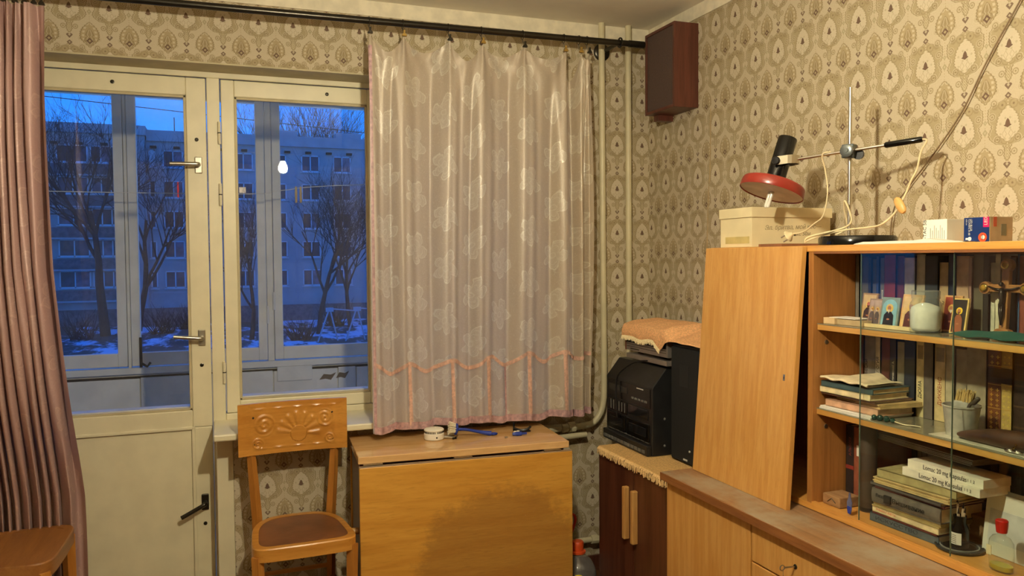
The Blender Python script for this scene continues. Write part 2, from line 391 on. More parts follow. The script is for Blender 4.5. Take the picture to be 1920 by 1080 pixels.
def screw(root, x, z, y, r=.0075):
    M = Matrix.Translation((x, y, z)) @ Matrix.Rotation(pi/2, 4, 'X')
    MB().lathe([(r, -.002), (r, .003), (r*.6, .004), (r*.5, .0015), (0.0001, .0015)], 14, M).build('bolt_cover', DARKMETAL, root, smooth=SM)
def lever(root, x, z, y, ang, L=.105, m=METAL):
    p = MB().box((x-.014, y-.008, z-.033), (x+.014, y, z+.033)).build('handle_plate', m, root, bevel=.003)
    dx, dz = -cos(ang), sin(ang)
    pts = [(x, y-.004, z), (x, y-.035, z), (x+dx*.012, y-.044, z+dz*.012), (x+dx*L, y-.048, z+dz*L)]
    MB().tube(catmull(pts, 5), .0085, 10).build('lever', m, p, smooth=SM)
d = thing('door_1', None, None, (-.40, FY, 0), kind='structure'); d['label'] = 'cream painted balcony door with tall glass and plain lower panel'
DY = FY-.006
sash(d, -.745, -.047, .785, 2.203, -.670, -.122, .856, 2.131, DY)
m = MB(); m.box((-.745, DY, .02), (-.670, DY+.045, .785)); m.box((-.122, DY, .02), (-.047, DY+.045, .785)); m.box((-.670, DY, .02), (-.122, DY+.045, .12)); m.build('lower_frame', PAINT, d, bevel=.004)
bx('lower_panel', (-.670, DY+.006, .12), (-.128, DY+.03, .776), PAINT, d, bevel=.003)
b = MB(); b.box((-.672, DY-.005, .776), (-.118, DY+.01, .790)); b.box((-.128, DY-.005, .12), (-.114, DY+.01, .790)); b.build('panel_bead', PAINT, d, bevel=.004)
lever(d, -.079, 1.852, DY, R(-1)); lever(d, -.081, 1.152, DY, R(6)); lever(d, -.082, .475, DY, R(-26), .10, DARKMETAL)
screw(d, -.385, 2.166, DY); screw(d, -.084, 1.955, DY); screw(d, -.083, 1.040, DY); screw(d, -.083, .385, DY)
wd = thing('window_1', None, None, (.33, FY, .82), kind='structure'); wd['label'] = 'cream painted casement window beside the balcony door'
sash(wd, .010, .660, .834, 2.203, .062, .606, .884, 2.136, DY)
sash(wd, .700, 1.350, .834, 2.203, .752, 1.298, .884, 2.136, DY)
screw(wd, .436, 2.170, DY)
for z in (1.985, 1.735, 1.005):
    h = MB().tube([(.0025, DY-.006, z-.045), (.0025, DY-.006, z+.045)], .006, 8).build('hinge', PAINT, wd, smooth=SM)
    MB().tube([(.0025, DY-.006, z-.002), (.0025, DY-.006, z+.002)], .0068, 8).build('hinge_gap', SHADOWGAP, h, smooth=SM)
struct(tag(MB().box((-.042, 3.15, SILLZ), (1.40, FY, .807)).build('trim_6', PAINT, bevel=.006), 'cream painted window sill'))
# ------------------------------------------------------------------ glazed balcony outside
struct(bx('floor_balcony', (-2.2, YW+.3, -.15), (3.2, 4.75, 0), GREYP))
struct(bx('ceiling_balcony', (-2.2, YW+.3, 2.48), (3.2, 4.75, 2.65), GREYP))
struct(bx('wall_balcony_west', (-2.2, YW+.3, 0), (-2.05, 4.75, 2.48), GREYP)); struct(bx('wall_balcony_east', (3.05, YW+.3, 0), (3.2, 4.75, 2.48), GREYP))
pw = thing('wall_balcony_front', None, None, (.3, 4.62, 0), kind='structure'); pw['label'] = 'flaking grey boarded balcony parapet behind the glass'
bx('parapet_core', (-2.05, 4.625, 0), (3.05, 4.70, .862), GREYP, pw)
xs = [-2.05, -1.2, -.42, .262, .62, .725, 1.4, 2.2, 3.05]
for i in range(len(xs)-1):
    z1 = .838 if i % 2 else .842
    bx('board_panel', (xs[i]+.003, 4.608, .46), (xs[i+1]-.003, 4.624, z1), GREYP, pw, bevel=.002)
    bx('board_panel', (xs[i]+.003, 4.607, .02), (xs[i+1]-.003, 4.624, .454), GREYP, pw, bevel=.002)
bx('gap_strip', (-2.05, 4.615, .838), (3.05, 4.624, .850), SHADOWGAP, pw)
bx('patch_plate', (.283, 4.598, .78), (.475, 4.607, .862), GREYP, pw, bevel=.003)
for (cx, cz, s) in ((.56, .795, 1), (.645, .80, .8)):
    MB().prism([(-.045*s, -.02), (-.02*s, .012), (.02*s, .006), (.05*s, .018), (.035*s, -.004), (.02*s, -.024), (-.01*s, -.016)], 0, .0012, frame_from((cx, 4.6075, cz), (1, 0, 0), UP)).build('bare_patch', PLY, pw)
bg = thing('window_2', None, None, (.3, 4.62, .86), kind='structure'); bg['label'] = 'grey painted wooden glazing enclosing the balcony'
m = MB(); m.box((-2.05, 4.60, .862), (3.05, 4.655, .898)); m.box((-2.05, 4.60, 2.40), (3.05, 4.655, 2.48))
for a, c in ((-1.30, -1.26), (-.474, -.458), (.236, .272), (1.02, 1.06), (1.80, 1.84)): m.box((a, 4.604, .898), (c, 4.655, 2.40))
m.build('outer_frame', GREYP, bg, bevel=.004)
def bsash(x0, x1, lo=.905, st=.046):
    y = 4.598; m = MB(); m.box((x0, y, lo), (x0+st, y+.04, 2.40)); m.box((x1-st, y, lo), (x1, y+.04, 2.40)); m.box((x0+st, y, lo), (x1-st, y+.04, lo+.072)); m.box((x0+st, y, 2.33), (x1-st, y+.04, 2.40))
    q = m.build('casement', GREYP, bg, bevel=.004); bx('glass_pane', (x0+st, y+.018, lo+.072), (x1-st, y+.021, 2.33), GLASS, q); return q
for a, c in ((-2.04, -1.31), (-1.25, -.476), (-.456, .234), (.274, 1.018), (1.062, 1.79), (1.85, 3.04)): bsash(a, c)
la = MB().box((-.418, 4.585, .90), (-.404, 4.598, 1.06)).build('latch', DARKMETAL, bg, bevel=.002); MB().tube([(-.411, 4.58, .925), (-.38, 4.57, .905), (-.365, 4.58, .925)], .007, 8).build('latch_lever', DARKMETAL, la, smooth=SM)
for x, z in ((.237, 1.16), (.272, 1.235)): MB().tube([(x, 4.592, z-.05), (x, 4.592, z+.05)], .007, 8).build('hinge', GREYP, bg, smooth=SM)
lp = [(-1.9, 4.3, 1.80), (.0, 4.3, 1.805), (.30, 4.3, 1.829), (.72, 4.3, 1.870), (2.9, 4.3, 1.98)]
tag(MB().tube(catmull(lp, 6), .0022, 6).build('clothes_line', WHITEP, smooth=True), 'thin white clothes line strung across the glazed balcony', 'line')
PEG = wood('peg_wood', (206, 178, 128), (184, 150, 100), 2, .6)
for i, x in enumerate((.376, .400)):
    pg = thing('clothes_peg', ('left' if i == 0 else 'right')+' one of two wooden clothes pegs on the balcony line', 'clothes peg', (x, 4.3, 1.77), 0, 'wooden pegs on the line')
    for s in (-1, 1):
        MB().prism([(-.005, 0), (.005, 0), (.006, .05), (.004, .085), (-.004, .085), (-.006, .05)], 0, .006, frame_from((x, 4.3+s*.005, 1.766), (1, 0, 0), UP)).build('peg_half', PEG, pg)
    MB().tube([(x-.008, 4.2945, 1.815), (x+.008, 4.2945, 1.815)], .003, 8).build('spring', CHROME, pg)
# ------------------------------------------------------------------ the yard and the block opposite
GZ = -4.6
def groundm():
    m = Mt('patchy_snow_on_grass'); c = m.coords('Object', (1, .35, 1)); n = m.noise(c, .42, 8, .7); n2 = m.noise(c, 2.5, 4)
    col = m.mix((n+n2*.16).ss(.56, .66), m.mix(n2, lin((70, 78, 56)), lin((86, 80, 66))), lin((226, 232, 238)))
    return m.done(m.bsdf(col, .9))
struct(tag(MB().grid(lambda u, v: (-70+150*u, 12+140*v, GZ+.25*noise.noise(Vector((u*18, v*18, 3)))), 60, 60).build('ground_yard', groundm(), smooth=True), 'snow-patched lawn of the yard'))
CONC = pm('panel_concrete', (176, 174, 170), .9, var=.10, vs=.6, bump=.2, bs=4)
CONCD = pm('dark_brick_parapet', (112, 104, 100), .9, var=.25, vs=3, bump=.4, bs=6)
FRW = pm('white_window_frame', (220, 222, 222), .6, var=.05)
PANE = pm('dark_room_pane', (52, 58, 70), .25, var=.5, vs=.8)
CURT = pm('curtained_pane', (120, 104, 112), .5, var=.4, vs=1.4)
def emissive(name, col, s):
    m = Mt(name); e = m.new('ShaderNodeEmission'); n = m.noise(m.coords(), 3, 2); m.ln(m.mix(n, lin(col), tuple(x*.3 for x in lin(col)[:3])+(1,)), e.inputs[0]); e.inputs[1].default_value = s; return m.done(e)
REFLR = emissive('red_reflection_glow', (250, 60, 60), .8); EMITW = emissive('warm_emissive_patch', (250, 225, 190), 1.0)  # red: a reflection painted as glow; warm: plain emissive colour
BY = 80.0
bd = thing('apartment_building', 'long five-storey concrete panel apartment block across the snowy yard', 'building', (0, BY, GZ))
bx('wall', (-48, BY, GZ), (-6.4, BY+12, 13.0), CONC, bd); bx('wall', (-6.4, BY+.6, GZ), (60, BY+12, 12.6), CONC, bd)
rf = bx('roof_parapet', (-48, BY-.35, 12.9), (-6.3, BY+12, 13.75), CONC, bd); bx('roof_parapet', (-6.3, BY+.3, 12.5), (60, BY+12, 13.5), CONC, bd)
for x in range(-14, 16, 2): bx('roof_vent_slot', (x*1.0, BY+.2 if x > -6.4 else BY-.42, 11.85), (x+.55, BY+.62 if x > -6.4 else BY, 12.05), SHADOWGAP, bd)
bx('plinth', (-48, BY-.15, GZ), (60, BY, GZ+1.6), CONCD, bd)
FLZ = [10.9-2.82*k for k in range(5)]
bmx = MB()
for z in FLZ: bmx.box((-6.4, BY+.57, z-1.25), (60, BY+.6, z-1.15))
for x in (-6.2, .4, 7.0, 13.6): bmx.box((x, BY+.57, GZ), (x+.10, BY+.6, 12.5))
bmx.build('panel_joint', pm('pale_panel_joint', (176, 176, 178), .9), bd)
def win(x, z, w, h, y, pm_, panes=2):
    f = MB(); f.box((x, y-.06, z-h/2), (x+w, y, z-h/2+.10)); f.box((x, y-.06, z+h/2-.10), (x+w, y, z+h/2))
    for k in range(panes+1):
        a = x+(w-.10)*k/panes; f.box((a, y-.06, z-h/2), (a+.10, y, z+h/2))
    q = f.build('window', FRW, bd)
    for k in range(panes):
        a = x+(w-.10)*k/panes+.10; bx('pane', (a, y-.03, z-h/2+.10), (a+(w-.10)/panes-.10, y-.005, z+h/2-.10), pm_[k % len(pm_)], q)
    bx('sill', (x-.1, y-.2, z-h/2-.10), (x+w+.1, y, z-h/2-.02), FRW, q)
rng = random.Random(3)
for k, z in enumerate(FLZ):
    for x in (-5.9, -4.95, -1.9, 1.3, 4.4, 7.6, 10.7, 14.0, 17.2, 20.4, 23.6, 26.8, 30.0, 33.2, 36.4, 39.6):
        w_ = .8 if x == -5.9 else 1.75
        if x == -5.9: continue
        pmx = [PANE, CURT] if rng.random() < .5 else [PANE, PANE]
        win(x, z, w_, 1.6, BY+.6, pmx)
    if k == 1:
        bx('glow_patch', (-3.75, BY+.52, z-.75), (-3.62, BY+.57, z+.7), REFLR, bd); bx('glow_patch', (1.75, BY+.52, z-.2), (2.35, BY+.57, z+.35), EMITW, bd)  # red strip paints a reflection as a glowing part; second is a warm emissive box
    win(-6.15, z, .55, 1.6, BY+.6, [FRW if k == 0 else PANE], 1)
    # glazed loggias in the projecting bay on the left
    for j, x in enumerate((-20.5, -17.2, -13.6, -10.9)):
        win(x, z+.15, 2.5, 1.55, BY, [[PANE, CURT], [CURT, PANE], [PANE, PANE]][(j+k) % 3], 3 if j % 2 else 2)
    bx('balcony_parapet', (-22, BY-.9, z-1.75), (-7.6, BY-.05, z-.85), CONCD, bd)
    bx('balcony_slab', (-22, BY-1.0, z-1.9), (-7.6, BY, z-1.75), CONC, bd)
for x, h in ((-4.0, 1.8), (-7.6, 1.1), (3.4, 1.2)): MB().tube([(x, BY+3, 13.4), (x, BY+3, 13.4+h)], .05, 5).build('antenna', DARKMETAL, bd)
for x, w_ in ((5.4, 2.2), (11.5, 2.6)): bx('roof_vent_shaft', (x, BY+4, 13.4), (x+w_, BY+6, 14.6), CONC, bd)
BARK = pm('dark_bark', (62, 50, 46), .95, var=.25, vs=8)
def tree(x, y, h, seed, label, r0=.22, forks=4, gz=GZ-.1):
    rg = random.Random(seed); root = thing('bare_tree', label, 'tree', (x, y, gz), 0, 'bare winter trees in the yard')
    T, B = MB(), MB()
    def grow(mb, p, dirv, L, r, lev):
        pts = [p]; rs = [r]; q = p.copy(); dv = dirv.copy(); n = 5 if lev < 2 else 3
        for i in range(n):
            dv = (dv+Vector((rg.uniform(-.16, .16), rg.uniform(-.16, .16), rg.uniform(-.02, .12)))).normalized(); q = q+dv*(L/n); pts.append(q.copy()); rs.append(r*(1-.62*(i+1)/n))
        mb.tube(pts, rs, 7 if lev < 2 else 4, cap=False)
        if lev >= 5: return
        kids = forks if lev == 0 else (4 if lev < 3 else 3)
        for c in range(kids):
            t = rg.uniform(.35, 1) if lev else rg.uniform(.45, 1)
            i = min(int(t*n), n); a = rg.uniform(0, 2*pi); tilt = rg.uniform(.35, .85)
            base = pts[i]; ax = dv.orthogonal().normalized(); ax.rotate(Matrix.Rotation(a, 3, dv)); nd = (dv*cos(tilt)+ax*sin(tilt)+Vector((0, 0, .25))).normalized()
            grow(B, base, nd, L*rg.uniform(.58, .78), rs[i]*.62+.004, lev+1)
    grow(T, Vector((x, y, gz)), Vector((rg.uniform(-.05, .05), rg.uniform(-.05, .05), 1)), h*.60, r0, 0)
    T.build('trunk', BARK, root, smooth=True); b = B.build('branches', BARK, root); b['kind'] = 'stuff'
tree(-8.9, 71, 17, 4, 'broad bare tree seen through the balcony door, forking trunk in front of loggias', .42, 6)
tree(-6.7, 73, 16, 17, 'slimmer bare tree just right of the broad forked tree', .30, 5)
tree(2.0, 62, 10, 29, 'slender bare tree at the left edge of the casement window view', .20, 4)
tree(7.4, 66, 14, 33, 'bare tree behind the carpet-beating frames in the yard', .24, 5)
tree(10.6, 70, 13, 41, 'bare tree nearest to the pink curtain in the window view', .22, 5)
for i, (x, h) in enumerate(((4.6, 18.5), (7.9, 18.7), (11.8, 18.6))):
    tree(x, 94, 24.5, 50+i, ('leftmost', 'middle', 'rightmost')[i]+' of three treetops rising behind the roof opposite', .3, 6)
def bush(x, y, s, seed, label):
    rg = random.Random(seed); m = MB()
    for i in range(70):
        a = rg.uniform(0, 2*pi); l = rg.uniform(.5, 1)*s; p = Vector((x+rg.uniform(-.3, .3)*s, y, GZ)); d_ = Vector((cos(a)*.55, sin(a)*.3, rg.uniform(.6, 1)))
        q = p+d_*l*.5+Vector((rg.uniform(-.1, .1), 0, 0)); m.tube([p, q, q+d_*l*.5+Vector((rg.uniform(-.2, .2), 0, .1))], [.03, .02, .008], 4, cap=False)
    tag(m.build('bare_bush', BARK), label, 'bush', 'leafless bushes in the yard')
bush(5.4, 60, 2.2, 1, 'leafless bush left of the carpet-beating frames'); bush(-4.6, 70, 2.6, 2, 'leafless bush right of the broad tree below the door glass'); bush(-2.8, 74, 2.4, 3, 'leafless bush beside the door post in the yard'); bush(9.5, 72, 2.6, 9, 'leafless bush behind the carpet-beating frames'); bush(-10.2, 68, 2.6, 11, 'leafless bush at the foot of the broad tree')
FRAME = pm('pale_steel_frame', (176, 178, 182), .7)
cf = thing('carpet_frame', 'pale steel A-frame carpet rack standing on the snowy lawn', 'rack', (9.3, 58.5, GZ))
for x in (7.35, 9.35, 11.4):
    for s in (-1, 1): MB().tube([(x+s*.75-.15, 58.5+s*.2, GZ), (x, 58.5, GZ+2.5)], .06, 6).build('leg', FRAME, cf)
    MB().box((x-.28, 58.42, GZ+2.2), (x+.28, 58.5, GZ+2.5)).build('gusset', FRAME, cf)
for a, c in ((7.35, 9.35), (9.35, 11.4)): MB().tube([(a, 58.5, GZ+2.42), (c, 58.5, GZ+2.2)], .05, 6).build('bar', FRAME, cf)
tag(MB().tube([(-40, 45, 13.2), (-12, 45, 9.9), (12, 45, 8.3), (30, 45, 7.8)], .02, 4).build('overhead_wire', BLACKP), 'thin dark overhead wire crossing the evening sky', 'wire')
# ------------------------------------------------------------------ the ceiling bulb that lights the room
bp = thing('pendant_bulb', 'bare glowing bulb on a cord below the ceiling, mirrored in the window glass', 'light bulb', (BULB_POS[0], BULB_POS[1], BULB_POS[2]))
bm_ = Mt('glowing_bulb'); em = bm_.new('ShaderNodeEmission'); em.inputs[0].default_value = (*BULB_COL, 1); em.inputs[1].default_value = BULB_STRENGTH
bmat = bm_.done(em); bx_, by_, bz_ = BULB_POS
MB().lathe([(.0001, -.034), (.014, -.031), (.025, -.022), (.030, -.008), (.030, .004), (.026, .018), (.017, .036), (.014, .046)], 16, Matrix.Translation(BULB_POS)).build('bulb', bmat, bp, smooth=True)
MB().lathe([(.015, .046), (.015, .062), (.02, .064), (.022, .10), (.012, .118), (.005, .13)], 16, Matrix.Translation(BULB_POS)).build('socket', BLACKP, bp, smooth=SM)
MB().tube([(bx_, by_, bz_+.12), (bx_, by_, ZC-.01)], .003, 6).build('cord', WHITEP, bp)
MB().lathe([(.045, -.035), (.05, -.01), (.05, 0)], 20, Matrix.Translation((bx_, by_, ZC))).build('ceiling_rose', WHITEP, bp, smooth=SM)
# ------------------------------------------------------------------ curtain rod
rod = thing('curtain_rod', 'long dark bronze curtain rod under the ceiling with round wall plate', 'curtain rod', (.3, 3.12, 2.40))
def rz(x): return 2.397+.008*x
MB().tube([(-1.62, 3.12, rz(-1.62)), (1.775, 3.12, rz(1.775))], .0135, 16).build('rod', DARKMETAL, rod, smooth=SM)
MB().tube([(1.71, 3.12, rz(1.71)), (1.785, 3.12, rz(1.785))], .0155, 16).build('end_cap', DARKMETAL, rod, smooth=SM)
MB().lathe([(.040, 0), (.040, .006), (.034, .012), (.014, .014)], 28, Matrix.Translation((1.665, 3.298, 2.412)) @ Matrix.Rotation(pi/2, 4, 'X')).build('wall_plate', DARKMETAL, rod, smooth=SM)
MB().tube([(1.665, 3.29, 2.412), (1.665, 3.13, 2.412)], .009, 10).build('bracket_arm', DARKMETAL, rod, smooth=SM)
MB().tube([(1.665, 3.118+.020*sin(a/12*2*pi), 2.411+.020*cos(a/12*2*pi)) for a in range(13)], .004, 6).build('bracket_ring', DARKMETAL, rod, smooth=SM)
# ------------------------------------------------------------------ satin curtains
def satin(name, base, flower, trans, dark, tcol=(240, 234, 208)):
    m = Mt(name); t = m.new('ShaderNodeTexCoord'); x = m.new('ShaderNodeSeparateXYZ'); m.ln(t.outputs['UV'], x.inputs[0])
    U, V = Nd(m.nt, x.outputs[0]), Nd(m.nt, x.outputs[1]); uvv = t.outputs['UV']
    n1 = m.noise(uvv, 22, 2); n2 = m.noise(uvv, 31, 2)
    cw, ch = .165, .215
    uc = U/cw; colI = uc.op('FLOOR'); a = (uc.fr()-.5)*cw+(n1-.5)*.035
    b = ((V/ch+colI*.43).fr()-.5)*ch+(n2-.5)*.035
    r = (a*a+b*b).sq(); th = b.op('ARCTAN2', a)
    Rp = ((th*2.5+.4).cs().ab().op('POWER', .75)*.58+.42)*((th+1.1).sn()*.16+.95)*.068
    fill = r.lt(Rp); edge = (r-Rp).ab().lt(.0032); inner = (r-Rp*.62).ab().lt(.0022); eye = (r-.012).ab().lt(.0025)
    sw = m.noise(uvv, 17, 2, .5, 2.5); lines = ((sw*9).fr()-.5).ab().lt(.06)
    edge2 = (r-Rp*.84).ab().lt(.0018); pat = (fill*.28+edge*.75+edge2*.35+inner*.35+eye*.4+lines*.42).mn(1.0)
    fine = m.noise(m.coords('UV', (1, .12, 1)), 700, 2)
    col = m.mix(pat, lin(base), lin(flower)); col = m.mix(fine*.35, col, lin(dark), 'MULTIPLY')
    bs = m.bsdf(col, .48-pat*.12, 0, .5, pat, .25, .0008, Sheen_Weight=.1)
    tr = m.new('ShaderNodeBsdfTranslucent'); m.ln(m.mix(.6, col, lin(tcol)), tr.inputs[0]); mx = m.new('ShaderNodeMixShader'); mx.inputs[0].default_value = trans
    gl = m.new('ShaderNodeBsdfGlossy'); gl.inputs['Roughness'].default_value = .46; m.ln(col, gl.inputs[0]); mg = m.new('ShaderNodeMixShader'); m.ln(pat*.22+.15, mg.inputs[0]); m.ln(bs.outputs[0], mg.inputs[1]); m.ln(gl.outputs[0], mg.inputs[2])
    m.ln(mg.outputs[0], mx.inputs[1]); m.ln(tr.outputs[0], mx.inputs[2]); return m.done(mx)
SATIN = satin('pink_satin_jacquard', (214, 198, 176), (248, 242, 226), .34, (212, 204, 194))
SATIN_L = satin('mauve_satin_jacquard', (206, 170, 162), (226, 196, 184), .12, (186, 164, 168))
RIB = pm('pink_satin_ribbon', (210, 170, 150), .4, var=.2, vs=90)
RIBM = pm('mauve_ruffle', (186, 150, 150), .45, var=.25, vs=70)
CX = [.561, .695, .882, 1.023, 1.206, 1.395, 1.466, 1.504]
CD = [.066, .046, .076, .040, .043, .115, .03]
def cseg(x):
    for i in range(len(CX)-1):
        if x <= CX[i+1] or i == len(CX)-2: return i, min(max((x-CX[i])/(CX[i+1]-CX[i]), 0), 1)
def hemz(x): return .772+.013*abs(sin(pi*(x-.60)/.167))**1.5 + .004*sin(x*9)
def cury(x, z):
    i, t = cseg(x); s = max(0.0, (2.345-z)/1.57); g = 1-math.exp(-(s*3.2)**1.15)
    sg = (-1, 1, -1, .6, -1, 1.2, -1)[i]
    top = .030*sg*sin(pi*t)**1.3
    for k, c in enumerate(CX): top += -.016*math.exp(-((x-c)/(.012+.05*s))**2)
    ph = 2*pi*(i+t)+.25*sin(z*2.1+x*6)
    for c in CX:
        dx, dz = x-c, 2.37-z; r_ = math.hypot(dx, dz); top += -.008*cos(math.atan2(dx, dz)*13)*math.exp(-r_/.11)*min(1, r_/.03)
    bot = -.026*cos(ph)+.005*cos(3*ph+.5)-.006*cos(2*ph+1+.4*sin(z*1.3))+.0016*sin(5*ph+.8*sin(z*2))+.004*sin(x*37+z)
    return 3.116-.002*s+top*(1-g)+bot*g*(1.55-.65*min(1, s))
def curp(x, z, off=0):
    e = .004; n = Vector((-(cury(x+e, z)-cury(x-e, z))/(2*e), 1, 0)).normalized()
    return Vector((x, cury(x, z), z))-n*off
def ztop(x):
    i, t = cseg(x); q = abs(2*t-1); return 2.345-CD[i]*(1-q**1.7)
def xat(u, z):
    s = (2.345-z)/1.57; a = .557-.012*sin(pi*s)*.3-.006*s; b = 1.508+.018*sin(pi*min(s*1.1, 1))-.004*s; return a+(b-a)*u
def rc(u, v):
    x = .557+(.951)*u; z = ztop(x)*(1-v)+hemz(x)*v; return curp(xat(u, z), z)
cr_ = thing('curtain', 'pale pink floral satin curtain with ribbon trim hanging over the window', 'curtain', (1.03, 3.12, .77))
MB().grid(rc, 300, 90, lambda u, v: (u*1.32, 2.345-1.57*v)).build('drape', SATIN, cr_, smooth=True)
def strip(name, m, path, w, n, off=.0035, vertical=False):
    mb = MB()
    def fn(u, v):
        x, z = path(u)
        if vertical: x += (v-.5)*w
        else: z += (v-.5)*w
        return curp(x, z, off)
    mb.grid(fn, n, 3); o = mb.build(name, m, cr_, smooth=True); return o
BX = [.556, .634, .700, .777, .879, .959, 1.049, 1.120, 1.217, 1.296, 1.384, 1.450, 1.504]; BZ = [1.049, 1.004, 1.045, 1.008, 1.050, 1.010, 1.056, 1.014, 1.064, 1.020, 1.062, 1.028, 1.05]
def bandz(x):
    for i in range(len(BX)-1):
        if x <= BX[i+1]:
            t = (x-BX[i])/(BX[i+1]-BX[i]); t = t*t*(3-2*t); return BZ[i]*(1-t)+BZ[i+1]*t
    return BZ[-1]
strip('ribbon_trim', RIB, lambda u: (.556+.948*u, bandz(.556+.948*u)), .017, 260)
strip('hem_ruffle', RIBM, lambda u: (.556+.948*u, hemz(.556+.948*u)+.012), .030, 260)
strip('side_binding', RIBM, lambda u: (.560, 2.30-(2.30-.79)*u), .010, 120, vertical=True)
for x in (.700, .879, 1.035, 1.120, 1.217, 1.384):
    strip('ribbon_stripe', RIB if x != 1.12 else RIBM, lambda u, x=x: (x+.006*u, bandz(x)-.006-(bandz(x)-.80)*u), .016 if x != 1.12 else .011, 40, vertical=True)
def lz(v): return 2.345*(1-v)+.03*v
def lc(u, v):
    z = lz(v); s = v; xr = -.552+.016*min(v/.39, 1)+(.05*max(0, (v-.39)/.35) if v > .39 else 0); xr = min(xr, -.485)
    xl = -1.06; x = xl+(xr-xl)*u
    push = .115/(1+math.exp((z-.80)/.11))
    ph = 2*pi*(17*u+.5*sin(9*u+.8)+.2*sin(23*u)); a = .013+.030*min(1, v*5)
    x += .010*sin(ph*1.0+1.2+v*1.5)*min(1, v*8)
    y = 3.125+push+a*sin(ph+.7*sin(v*6))+.006*sin(2.3*ph+v*9)+.010*math.exp(-v*6)*sin(u*40)
    return (x, y-.01, z)
lr = thing('curtain', 'mauve pink satin curtain gathered in tight folds beside the balcony door', 'curtain', (-.78, 3.12, .03))
MB().grid(lc, 260, 110, lambda u, v: (u*1.5, 2.3*(1-v))).build('drape', SATIN_L, lr, smooth=True)
def clip(x, y, z, label, m):
    c = thing('curtain_clip', label, 'clip', (x, y, z), 0, 'clip rings holding the curtains')
    zr = rz(x); MB().tube([(x, 3.12+.0185*sin(a/14*2*pi), zr-.003+.0185*cos(a/14*2*pi)) for a in range(15)], .0016, 6, cap=False).build('ring', DARKMETAL, c, smooth=True)
    MB().tube([(x, 3.12, zr-.0215), (x+.003, 3.12, z+.020)], .0016, 6).build('link', DARKMETAL, c)
    MB().prism([(-.010, -.004), (.010, -.004), (.009, .002), (.003, .010), (.004, .020), (-.004, .020), (-.003, .010), (-.009, .002)], -.006, .006, frame_from((x, y, z), (1, 0, 0), UP)).build('jaw', m, c, bevel=.001)
names = ('first', 'second', 'third', 'fourth', 'fifth', 'sixth', 'seventh', 'last')
for i, x in enumerate(CX): clip(x, cury(x, 2.34)+.0, 2.349, names[i]+' metal clip from the left on the floral window curtain', BRASS if i in (1, 3, 5, 6) else DARKMETAL)
for i, u in enumerate((.985, .94, .885, .83, .76)):
    p = lc(u, 0); clip(p[0], 3.115, 2.349, ('rightmost', 'second from right', 'third from right', 'fourth from right', 'fifth from right')[i]+' dark clip on the gathered curtain by the door', DARKMETAL)
# ------------------------------------------------------------------ heating pipes, radiator
p1 = thing('heating_pipe', 'cream heating riser beside the curtain that bends towards the radiator', 'pipe', (1.655, 3.265, 0))
pts = [(1.649, 3.265, ZC), (1.653, 3.265, 1.6), (1.658, 3.265, .96), (1.655, 3.262, .82), (1.640, 3.26, .755), (1.600, 3.26, .705), (1.54, 3.26, .693), (1.44, 3.26, .690)]
MB().tube(pts[:3]+catmull(pts[3:], 6), .0145, 14).build('riser', PIPEP, p1, smooth=SM)
MB().tube([(1.47, 3.26, .692), (1.505, 3.26, .693)], .024, 8).build('union_nut', PIPEP, p1, bevel=.002); MB().tube([(1.44, 3.26, .69), (1.468, 3.26, .692)], .019, 10).build('coupling', PIPEP, p1, smooth=SM)
MB().tube([(1.40, 3.245, .652), (1.555, 3.245, .656)], .013, 10).build('bypass_stub', PIPEP, p1, smooth=SM)
p2 = thing('heating_pipe', 'straight cream heating riser between the curtain and the wall speaker', 'pipe', (1.79, 3.265, 0))
MB().tube([(1.786, 3.265, ZC), (1.790, 3.265, .10)], .0145, 14).build('riser', PIPEP, p2, smooth=SM)
MB().tube([(1.79, 3.262, .16), (1.70, 3.262, .157), (1.46, 3.262, .157)], .0135, 12).build('return_pipe', PIPEP, p2, smooth=SM); MB().tube([(1.585, 3.262, .157), (1.62, 3.262, .157)], .021, 8).build('union_nut', PIPEP, p2, bevel=.002)
rad = thing('radiator', 'cast-iron radiator hidden in shade below the window sill', 'radiator', (1.08, 3.25, .1))
for i in range(9):
    x = .72+i*.075; MB().tube([(x, 3.27, .13), (x, 3.27, .70)], .022, 8).build('section', PIPEP, rad, smooth=SM)
MB().tube([(.70, 3.27, .69), (1.44, 3.27, .69)], .018, 8).build('header', PIPEP, rad, smooth=SM); MB().tube([(.70, 3.27, .15), (1.46, 3.27, .157)], .018, 8).build('header', PIPEP, rad, smooth=SM)
# ------------------------------------------------------------------ wall loudspeaker
SPK = wood('speaker_mahogany', (104, 58, 44), (80, 42, 32), 2, .4); GRL = pm('speaker_cloth', (84, 66, 58), .9, var=.25, vs=400, bump=.4, bs=500)
ws = thing('wall_speaker', 'brown wooden loudspeaker box mounted high in the corner', 'speaker', (1.86, 3.01, 2.09))
t = .012
m = MB(); m.box((1.797, 2.888, 2.10), (1.916, 2.888+t, 2.455)); m.box((1.797, 3.13-t, 2.10), (1.916, 3.13, 2.455)); m.box((1.797, 2.888+t, 2.455-t), (1.916, 3.13-t, 2.455)); m.box((1.797, 2.888+t, 2.10), (1.916, 3.13-t, 2.10+t)); m.box((1.90, 2.888+t, 2.10+t), (1.916, 3.13-t, 2.455-t))
m.build('cabinet', SPK, ws, bevel=.001)
bx('grille', (1.803, 2.888+t, 2.10+t), (1.812, 3.13-t, 2.455-t), GRL, ws)
bx('wall_bracket', (1.84, 3.085, 2.075), (1.914, 3.125, 2.10), SPK, ws)
